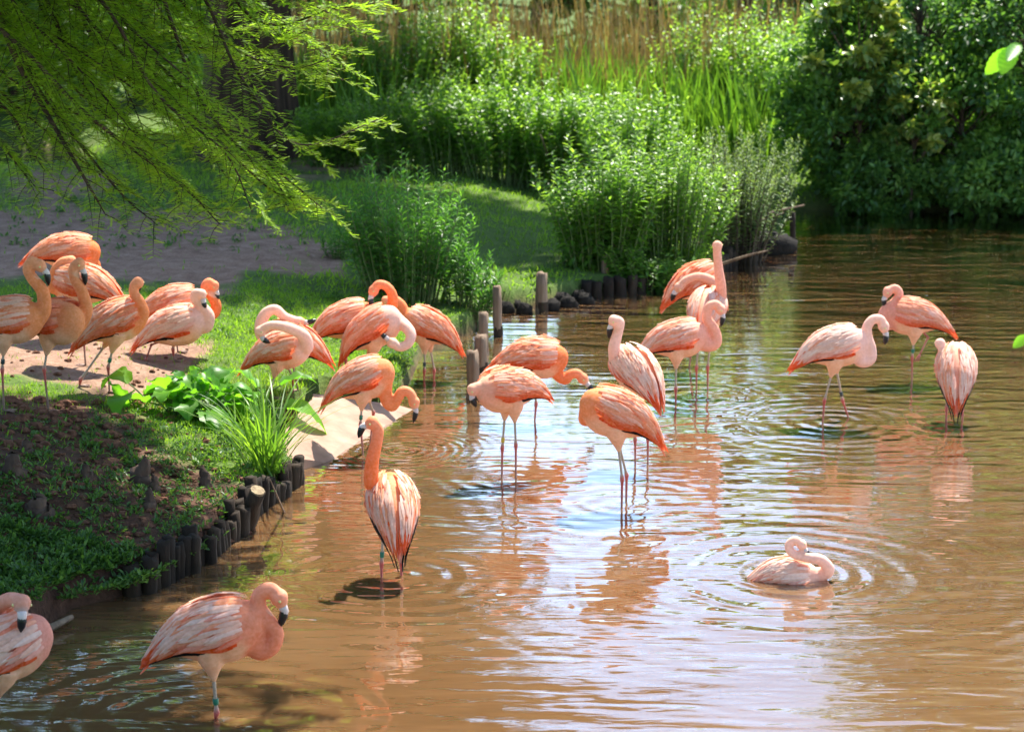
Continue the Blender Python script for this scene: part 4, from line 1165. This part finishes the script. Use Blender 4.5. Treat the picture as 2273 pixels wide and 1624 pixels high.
def flamingo(label, foot, body, yaw, pitch, neck, bend, tip, size=1.0, z=0.0, foot2=None, knee=None, knee2=None, tone=SALMON, nk=None, pale=.6, ruff=1.0, ddepth=0.0, ring=None,
             roll=0, swim=False, lifted=None, droop=0.0, face=None, prim=1.0, group="flamingos wading and resting at the pond", seed=0):
    rnd = random.Random(seed * 17 + 3)
    if z is None:
        fp = on_ground(*foot)
    else: fp = at_z(foot[0], foot[1], z)
    gzv = fp[2]
    Yd = fp[1] + ddepth
    bc = at_y(body[0], body[1], Yd)
    ya, pi_ = math.radians(yaw), math.radians(pitch)
    Fv = np.array([math.cos(pi_) * math.cos(ya), math.cos(pi_) * math.sin(ya), math.sin(pi_)])
    Lv = np.array([-math.sin(ya), math.cos(ya), 0]); Uv = np.cross(Fv, Lv)
    if roll:
        rr_ = math.radians(roll); Lv, Uv = Lv * math.cos(rr_) + Uv * math.sin(rr_), Uv * math.cos(rr_) - Lv * math.sin(rr_)
    Rm = np.stack([Fv, Lv, Uv], 0)                       # local -> world: l @ Rm * size + bc
    tw = lambda l: np.asarray(l) @ Rm * size + bc
    tl = lambda w: (np.asarray(w) - bc) @ Rm.T / size
    # anchor of the thing
    root = empty("flamingo", (fp[0], fp[1], gzv if not swim else 0), label, "flamingo", None)
    # --- torso + neck + head, remeshed into one skin
    sm = spline(TS, 3)
    mb = MB(); n = 16; V = []
    for x, zc, a, h in sm:
        for j in range(n):
            th = 2 * math.pi * j / n
            V.append((x, a * math.sin(th), zc + h * math.cos(th)))
    m_ = len(sm)
    Q = [(i * n + j, (i + 1) * n + j, (i + 1) * n + (j + 1) % n, i * n + (j + 1) % n) for i in range(m_ - 1) for j in range(n)]
    k = len(V); V += [(sm[0][0], 0, sm[0][1]), (sm[-1][0], 0, sm[-1][1])]
    T = []
    for j in range(n): T += [(k, j, (j + 1) % n), (k + 1, (m_ - 1) * n + (j + 1) % n, (m_ - 1) * n + j)]
    mb.add(tw(np.array(V)), Q, T)
    NP = [at_y(p[0], p[1], Yd + (p[2] if len(p) > 2 else 0)) for p in neck]
    Hc = NP[-1]
    Bp = at_y(bend[0], bend[1], Yd + (bend[2] if len(bend) > 2 else 0)); Tp = at_y(tip[0], tip[1], Yd + (tip[2] if len(tip) > 2 else 0))
    # keep the head's real size
    v = Bp - Hc; Bp = Hc + unit(v) * min(max(np.linalg.norm(v), .072 * size), .098 * size)
    v = Tp - at_y(bend[0], bend[1], Yd + (bend[2] if len(bend) > 2 else 0)); Tp = Bp + unit(v) * min(max(np.linalg.norm(v), .052 * size), .08 * size)
    start = [tw((.09, 0, .0)), tw((.175, 0, .01))]
    sp = spline(start + NP, 7)
    lg = np.concatenate([[0], np.cumsum(np.linalg.norm(np.diff(sp, axis=0), axis=1))]); u = lg / lg[-1]
    rad = np.interp(u, [0, .10, .25, .45, .8, 1], [.088, .080, .060, .046, .036, .034]) * size
    V, Q, T, _ = tube(sp, rad, 12); mb.add(V, Q, T)
    hd = unit(Bp - Hc); hl = np.linalg.norm(Bp - Hc)
    hp = np.array([Hc - hd * .030 * size, Hc - hd * .012 * size, Hc + hd * .01 * size, Hc + hd * hl * .36, Hc + hd * hl * .6, Hc + hd * hl * .72])
    V, Q, T, _ = tube(hp, np.array([.022, .040, .043, .037, .027, .020]) * size, 12); mb.add(V, Q, T)
    # legs: hips and ends
    legs = []
    for i, (ft, kn) in enumerate(((foot, knee), (foot2, knee2))):
        if ft is None or swim: continue
        f3 = on_ground(*ft) if z is None else at_z(ft[0], ft[1], z)
        f3[1] = np.clip(f3[1], fp[1] - .3, fp[1] + .3)
        legs.append((f3, kn))
    sides = [1, -1]
    hips = []
    if len(legs) == 2:
        loc = [tl(l[0])[1] for l in legs]
        order = [1, -1] if loc[0] > loc[1] else [-1, 1]
    else: order = [1 if rnd.random() < .5 else -1]
    legdata = []
    for (f3, kn), sd in zip(legs, order):
        hip = tw((-.01, sd * .05, -.07))
        k3 = at_y(kn[0], kn[1], (hip[1] * .4 + f3[1] * .6)) if kn else hip * .42 + f3 * .58
        dv = unit(k3 - hip)
        thl = min(.15 * size, np.linalg.norm(k3 - hip) * .72)
        tp_ = np.array([hip - dv * .02, hip + dv * thl * .35, hip + dv * thl * .7, hip + dv * thl])
        V, Q, T, _ = tube(tp_, np.array([.080, .060, .030, .011]) * size, 10); mb.add(V, Q, T)
        legdata.append((hip + dv * thl * .8, k3, f3))
    if lifted is not None:
        hip = tw((-.03, -order[0] * .05, -.07)); k3 = at_y(lifted[0][0], lifted[0][1], Yd); e3 = at_y(lifted[1][0], lifted[1][1], Yd)
        legdata.append((hip, k3, None, e3))
    tmp = mb.build("tmp", M['plumage'])
    md = tmp.modifiers.new("r", 'REMESH'); md.mode = 'VOXEL'; md.voxel_size = .0085 * size; md.use_smooth_shade = True
    ms = tmp.modifiers.new("s", 'SMOOTH'); ms.factor = .5; ms.iterations = 4
    dg = bpy.context.evaluated_depsgraph_get()
    me = bpy.data.meshes.new_from_object(tmp.evaluated_get(dg))
    om = tmp.data; bpy.data.objects.remove(tmp); bpy.data.meshes.remove(om)
    nv = len(me.vertices); co = np.zeros(nv * 3, np.float32); me.vertices.foreach_get("co", co); co = co.reshape(-1, 3).astype(float)
    # plumage colour by place on the body
    loc = tl(co)
    nkc = tone if nk is None else nk
    w_b = sstep(.03, -.10, loc[:, 2])[:, None]
    colr = mixc(mixc(tone, PALE, .35), BELLY, w_b)
    ch = sstep(.10, .20, loc[:, 0])[:, None] * sstep(-.16, .0, loc[:, 2])[:, None]
    colr = mixc(colr, nkc, ch * .8)
    d2 = ((co[:, None, :] - sp[None, ::2, :]) ** 2).sum(-1); jm = d2.argmin(1); dm = np.sqrt(d2.min(1)); um = u[::2][jm]
    wn_ = (sstep(1.9, 1.15, dm / (rad[::2][jm])) * sstep(.08, .22, um))[:, None]
    colr = mixc(colr, mixc(nkc, mixc(nkc, PALE, .30), sstep(.6, 1.0, um)[:, None]), wn_)
    hdist = (co - Hc) @ hd
    near_h = np.linalg.norm(co - (Hc + hd * .03), axis=1) < .075 * size
    fc = PALE * .92 if face is None else face
    colr = mixc(colr, fc, (sstep(.02 * size, .055 * size, hdist) * near_h * .75)[:, None])
    gn = fbm(loc[:, 0] * 22, loc[:, 2] * 40 + loc[:, 1] * 30, 4)[:, None]
    colr = np.clip(colr * (1 + (gn - .45) * .22), 0, 1)
    a = me.attributes.get("Col") or me.attributes.new("Col", 'FLOAT_COLOR', 'POINT')
    if a.domain != 'POINT' or a.data_type != 'FLOAT_COLOR':
        me.attributes.remove(a); a = me.attributes.new("Col", 'FLOAT_COLOR', 'POINT')
    c4 = np.ones((nv, 4), np.float32); c4[:, :3] = colr; a.data.foreach_set("color", c4.ravel())
    rl = np.array(root.location)
    me.vertices.foreach_set("co", (co - rl).astype(np.float32).ravel()); me.update()
    me.polygons.foreach_set("use_smooth", np.ones(len(me.polygons), bool))
    me.materials.clear(); me.materials.append(M['plumage'])
    body_o = bpy.data.objects.new("body", me); COL.objects.link(body_o); body_o.parent = root
    # --- wings and tail
    for sd in (1, -1):
        V, Q, C = feather_mesh(sd, wing_rows(rnd, tone, ruff, pale, prim), rnd, 1.0, droop)
        w = MB(); w.add(tw(V), Q, (), C); w.build("wing", M['feather'], root)
    rows = []
    for i in range(11):
        rows.append((-.20, rnd.uniform(-40, 40), rnd.uniform(.13, .17), .03, rnd.uniform(-5, 5), .0, mixc(CORAL, PALE, rnd.uniform(.1, .7)), 0))
    V, Q, C = feather_mesh(1, rows, rnd); V = V + np.array([0, 0, -.03]); w = MB(); w.add(tw(V), Q, (), C); w.build("tail", M['feather'], root)
    # --- bill, eyes
    w = MB()
    bl = np.array([Hc + hd * hl * .62, Hc + hd * hl * .82, Hc + hd * hl * .97, Bp * .62 + Tp * .38])
    w.tube(bl, np.array([.022, .021, .020, .018]) * size, 10, True, np.array([.62, .50, .46]))
    bill = w.build("bill", M['bill'], root)
    w = MB(); w.tube(spline([Hc + hd * hl * .90, Bp * .75 + Tp * .25, Bp * .35 + Tp * .65, Tp], 4), np.interp(np.linspace(0, 3, 13), range(4), np.array([.019, .0215, .017, .004]) * size), 10, True, BLACK)
    w.build("bill_tip", M['bill'], bill)
    dn = unit(Tp - Bp); es = unit(np.cross(hd, dn + 1e-3))
    for sg in (1, -1):
        ec = Hc + hd * .022 * size + es * sg * .0375 * size - dn * .006 * size
        V, Q, T = lump(ec, .0075 * size, .0075 * size, .0075 * size, rnd, 8, 6, 0); w = MB(); w.add(V, Q, T, (.75, .62, .25)); e_ = w.build("eye", M['bill'], root)
    # --- legs
    TIB = np.array([.40, .31, .23]); TAR = np.array([.27, .17, .13]); JO = np.array([.52, .10, .08])
    for ld in legdata:
        hp_, k3, f3 = ld[0], ld[1], ld[2]
        w = MB()
        if f3 is None:
            end = ld[3]; P = np.array([hp_, hp_ * .1 + k3 * .9, k3, k3 * .85 + end * .15, end]); Rr = [.011, .008, .014, .008, .007]
            w.tube(spline(P, 4), np.interp(np.linspace(0, 4, 17), range(5), np.array(Rr) * size), 7, True, np.interp(np.linspace(0, 4, 17)[:, None].repeat(3, 1), range(5), range(5)) * 0 + np.array([.45, .16, .13]))
            # folded toes
            d = unit(end - k3)
            for q in (-1, 0, 1): w.tube(np.array([end - d * .004, end + d * .035 + np.array([q * .012, 0, 0]), end + d * .07 + np.array([q * .016, 0, 0])]), np.array([.006, .005, .003]) * size, 5, True, np.array([.45, .14, .12]))
            w.build("leg", M['leg'], root); continue
        low = f3 + unit(f3 - k3) * (.20 / max(.5, abs(unit(f3 - k3)[2])) if (z == 0.0) else 0.0)
        if z == 0.0: low[2] = max(low[2], -.22)
        dk = unit(k3 - hp_)
        P = np.array([hp_ - dk * .03, hp_ * .5 + k3 * .5, k3 - dk * .035, k3, k3 + unit(low - k3) * .04, low * .6 + k3 * .4, low])
        Rr = np.array([.0095, .0078, .0078, .0142, .0082, .0064, .0070]) * size
        Cc = np.array([TIB * 1.1, TIB, TIB, JO, JO * .9, TAR, TAR * .9])
        s_ = np.linspace(0, 6, 37)
        PP = np.stack([np.interp(s_, range(7), P[:, i]) for i in range(3)], 1)
        CC = np.stack([np.interp(s_, range(7), Cc[:, i]) for i in range(3)], 1)
        w.tube(PP, np.interp(s_, range(7), Rr), 8, True, CC)
        # webbed foot
        fdir = np.array([math.cos(ya), math.sin(ya), 0]); fl = np.array([-math.sin(ya), math.cos(ya), 0])
        toes = [low + fdir * .075 * size + fl * q * .042 * size + [0, 0, .003] for q in (-1, 0, 1)]
        for tq in toes: w.tube(np.array([low + [0, 0, .006], (low + tq) / 2 + [0, 0, .006], tq]), np.array([.0075, .006, .004]) * size, 5, True, TAR)
        w.add([low + [0, 0, .004], toes[0] * .85 + low * .15, toes[1] * .85 + low * .15, toes[2] * .85 + low * .15], (), [(0, 1, 2), (0, 2, 3)], TAR * .8)
        lo = w.build("leg", M['leg'], root)
        if ring is not None and ring[0] == [id(x) for x in legdata].index(id(ld)):
            rc = k3 - dk * .055 * size
            w = MB(); w.tube(np.array([rc - dk * .016, rc - dk * .015, rc + dk * .015, rc + dk * .016]) , np.array([.0125, .0135, .0135, .0125]) * size, 10, False, np.array(ring[1]))
            w.tube(np.array([rc - dk * .0158, rc + dk * .0158]), np.array([.0115, .0115]) * size, 10, True, np.array(ring[1]) * .6)
            w.build("leg_ring", M['ring'], lo)
    return root

GREEN = (.02, .16, .09); YEL = (.65, .42, .04); DK = (.03, .05, .05)
DEEP = np.array([.91, .24, .08]); PINK = np.array([.90, .44, .30]); VPALE = np.array([.91, .58, .46])
B = flamingo
i = 0
# --- left group on the soil
B("flamingo with brown shaded neck arched and black bill pointing down, cut by the left border", (9, 912), (14, 714), 0, 6, [(72, 716), (96, 690), (95, 648), (73, 619), (62, 598), (70, 581), (86, 587)], (105, 607), (108, 634), 1.05, None, knee=(5, 820), tone=SALMON * .97, pale=.6, ring=(0, DK), seed=1)
B("shaded orange breasted flamingo on one leg facing us", (108, 912), (122, 716), -38, 8, [(172, 722), (191, 690), (183, 650), (167, 620), (163, 596), (174, 583)], (187, 606), (190, 634), 1.05, None, knee=(98, 820), tone=SALMON * .95, pale=.35, seed=2)
B("hindmost resting flamingo on the soil with rounded back and hidden head", (160, 745), (150, 562), 8, -4, [(200, 575, .05), (212, 590, .05), (204, 612, .05), (190, 625, .05)], (176, 634, .06), (172, 646, .06), 1.02, None, tone=DEEP, pale=.35, seed=3)
B("pale orange flamingo, neck folded over its back, behind the shaded pair", (190, 812), (184, 634), 165, 6, [(122, 640), (122, 606), (137, 583), (156, 578)], (170, 594, .02), (172, 612, .02), 1.05, None, tone=SALMON, pale=.5, ruff=1.6, seed=4)
B("sunlit flamingo with upright neck looking away, coral wing edge and two legs on bare soil", (243, 872), (252, 717), 16, 17, [(303, 718), (318, 697), (311, 672), (298, 652), (298, 634), (306, 627)], (308, 632, .075), (309, 645, .09), 1.02, None, foot2=(176, 858), knee=(240, 815), knee2=(179, 842), tone=SALMON, pale=.55, ring=(0, GREEN), seed=5)
B("flamingo with orange neck and face looking right behind the pale one on the lawn edge", (395, 782), (385, 678), 2, 8, [(448, 694), (472, 697), (480, 678), (468, 656), (455, 638), (463, 626), (474, 632)], (482, 653), (480, 672), .98, None, tone=DEEP, pale=.5, seed=6)
B("pale pink flamingo on the lawn edge with head tucked to its breast", (386, 802), (386, 727), 0, 13, [(455, 725), (464, 703), (452, 684), (434, 667), (434, 651), (446, 651)], (452, 671, -.02), (456, 688, -.02), 1.02, None, knee=(384, 775), tone=PINK, nk=VPALE, pale=.8, lifted=((336, 765), (326, 792)), seed=7)
# --- middle group
B("preening flamingo with pale neck laid back over its drooping fringed wing, standing on the lawn", (603, 884), (622, 776), -14, 10, [(678, 768, -.08), (673, 745, -.14), (640, 728, -.17), (604, 722, -.16), (577, 733, -.15)], (583, 750, -.16), (598, 757, -.15), .98, None, foot2=(652, 908), knee=(601, 862), knee2=(650, 836), tone=SALMON, nk=VPALE, pale=.65, droop=.25, seed=8)
B("flamingo facing left behind the preener with head turned back and black bill raised", (662, 868), (650, 760), 172, 14, [(584, 742), (580, 716), (592, 694), (612, 687), (632, 703), (662, 714)], (684, 716), (702, 709), .98, None, tone=DEEP, nk=VPALE, pale=.4, seed=9)
B("flamingo at the back of the crowded trio, orange face bent down over its shoulder", (765, 848), (768, 714), 2, 15, [(838, 706), (866, 690), (872, 660), (860, 637), (841, 631), (830, 643)], (822, 664, -.02), (826, 682, -.03), 1.0, None, tone=DEEP, pale=.6, seed=10)
B("preening flamingo with steeply raised coral wing and curled neck, bill in its breast feathers", (818, 858), (826, 733), -6, 32, [(888, 716), (902, 726, -.06), (912, 742, -.10), (906, 762, -.13), (888, 770, -.14), (872, 762, -.15)], (860, 752, -.16), (850, 743, -.15), 1.02, None, foot2=(776, 862), tone=DEEP, nk=VPALE, pale=.45, ruff=1.6, seed=11)
B("smooth orange flamingo facing left with tail pointing at the posts, legs in shallow water", (941, 840), (950, 728), 168, 20, [(896, 705, .03), (893, 680, .03), (876, 664, .03), (858, 666, .03)], (848, 682, .04), (846, 698, .05), .98, 0.0, foot2=(963, 840), knee=(942, 822), knee2=(964, 822), tone=SALMON, pale=.45, ring=(0, DK), seed=12)
B("flamingo stooping at the ramp with S curved neck and dripping black bill above the water", (806, 1008), (803, 845), -4, 20, [(854, 858), (858, 888), (870, 901), (882, 885), (893, 868), (909, 871), (919, 890)], (923, 914), (917, 940), .98, 0.0, foot2=(829, 955), knee=(800, 942), knee2=(829, 915), tone=SALMON, pale=.55, ring=(0, GREEN), seed=13)
B("flamingo seen from behind with tall upright neck, black wing tips beside its coral tail", (847, 1280), (872, 1124), 100, 24, [(828, 1074, .02), (824, 1048), (828, 1015), (836, 980), (839, 955), (829, 937)], (812, 944), (804, 968), .98, 0.0, foot2=(891, 1276), knee=(847, 1250), knee2=(891, 1250), tone=SALMON, nk=DEEP, pale=.75, ring=(0, GREEN), prim=1.7, seed=14)
B("foremost flamingo on one ringed leg in dark water, pink streaked wing over deep coral band", (479, 1592), (470, 1403), -3, 12, [(570, 1436), (600, 1432), (609, 1403), (590, 1374), (574, 1346), (576, 1320), (598, 1307), (618, 1322)], (632, 1357), (618, 1398), 1.06, 0.0, knee=(481, 1580), tone=np.array([.86, .33, .19]), nk=np.array([.85, .28, .15]), pale=.75, ring=(0, GREEN), seed=15)
B("shaded flamingo at the dark bank corner, grey bill resting on its back", (-30, 1640), (-4, 1446), 28, 14, [(78, 1440, .10), (84, 1412, .22), (48, 1388, .26), (5, 1372, .20), (-4, 1348, .08), (20, 1331, .0), (48, 1334, -.06)], (49, 1364, -.09), (46, 1396, -.09), 1.06, 0.0, tone=np.array([.78, .36, .28]), nk=np.array([.76, .28, .20]), pale=.8, face=np.array([.5, .48, .5]), seed=16)
# --- right of the posts
B("flamingo facing left by the posts with lowered head dipping its bill, yellow leg ring", (1114, 1061), (1130, 866), 212, 2, [(1103, 884, -.06), (1080, 874, -.10), (1064, 859, -.12), (1050, 862, -.13)], (1048, 884, -.13), (1058, 902, -.13), 1.0, 0.0, foot2=(1145, 1061), knee=(1115, 994), knee2=(1145, 987), tone=SALMON, nk=PINK, pale=.5, ruff=2.0, ring=(0, YEL), seed=17)
B("ruffled orange flamingo stretching its neck low towards the water to the right", (1187, 934), (1187, 796), -6, -2, [(1236, 828), (1254, 842), (1264, 832), (1280, 828), (1292, 838)], (1307, 856), (1321, 871), 1.0, 0.0, knee=(1190, 896), tone=DEEP, pale=.4, ruff=2.2, seed=18)
B("pale flamingo seen from behind with slim upright neck looking left", (1410, 1030), (1413, 826), 126, 24, [(1368, 796, .04), (1363, 772), (1370, 742), (1376, 716), (1364, 709)], (1354, 728), (1352, 750), .98, 0.0, foot2=(1438, 1028), knee=(1410, 975), knee2=(1438, 972), tone=PINK, nk=VPALE, pale=.9, seed=19)
B("orange flamingo on two dark legs, head hidden in its plumage, coral tail", (1380, 1126), (1372, 922), 186, 22, [(1300, 930, .08), (1306, 900, .14), (1335, 885, .18), (1370, 893, .2)], (1395, 905, .2), (1405, 920, .2), 1.06, 0.0, foot2=(1390, 1108), knee=(1381, 1062), knee2=(1391, 1054), tone=SALMON, pale=.35, seed=20)
B("pink flamingo on one leg with S bent neck and bill at its breast", (1500, 897), (1500, 755), -2, 11, [(1566, 764), (1588, 760), (1586, 734), (1569, 706), (1573, 682), (1588, 675), (1598, 684)], (1605, 704), (1600, 725), 1.0, 0.0, knee=(1500, 862), tone=PINK, pale=.6, seed=21)
B("flamingo with very tall straight neck seen from behind among the far trio", (1546, 866), (1568, 688), 72, 16, [(1597, 664, .05), (1600, 636), (1595, 598), (1592, 563), (1592, 545)], (1594, 548, .075), (1595, 560, .09), .98, 0.0, foot2=(1571, 866), knee=(1546, 815), knee2=(1571, 815), tone=PINK, pale=.7, seed=22)
B("hindmost flamingo of the far trio, neck folded back over red wing feathers", (1530, 815), (1545, 628), 12, 20, [(1592, 645, -.08), (1580, 624, -.13), (1550, 614, -.15), (1524, 622, -.15), (1508, 636, -.15)], (1496, 652, -.15), (1490, 668, -.14), 1.0, 0.0, tone=DEEP, nk=PINK, pale=.3, ruff=2.2, seed=23)
B("whitish flamingo striding right with crossed legs and arched neck", (1826, 940), (1852, 772), 0, 12, [(1910, 797), (1930, 796), (1932, 774), (1925, 748), (1925, 725), (1938, 709), (1954, 709), (1961, 722)], (1967, 745), (1964, 765), 1.02, 0.0, foot2=(1883, 926), knee=(1830, 888), knee2=(1870, 888), tone=VPALE, nk=VPALE, pale=.95, ring=(1, DK), seed=24)
B("salmon flamingo facing left with bent neck and one leg lifted behind the striding bird", (2024, 846), (2030, 705), 176, 8, [(1975, 718), (1960, 708), (1966, 688), (1986, 671), (1996, 654), (1988, 640), (1972, 645)], (1962, 666), (1964, 682), 1.0, 0.0, knee=(2025, 793), tone=np.array([.82, .36, .25]), pale=.35, lifted=((2060, 748), (2042, 786)), ring=(0, GREEN), seed=25)
B("flamingo seen from behind with short neck turned away and long black wing feather", (2100, 934), (2122, 822), 82, 34, [(2104, 786, .03), (2093, 777, .05), (2087, 762, .06)], (2084, 764, .14), (2083, 775, .155), .98, 0.0, foot2=(2136, 934), knee=(2101, 905), knee2=(2137, 902), tone=PINK, nk=VPALE, pale=.75, prim=1.7, seed=26)
# --- swimmer
B("pale pink flamingo sitting low in the water inside ripple rings, neck coiled on its back", (1760, 1284), (1746, 1277), -4, -2, [(1816, 1276), (1838, 1264, -.04), (1822, 1242, -.07), (1790, 1236, -.08), (1760, 1228, -.07), (1751, 1210, -.06), (1764, 1198, -.06), (1778, 1206, -.06)], (1790, 1224, -.07), (1800, 1234, -.07), .72, 0.0, tone=VPALE, nk=VPALE, pale=.9, ruff=1.6, swim=True, seed=27)
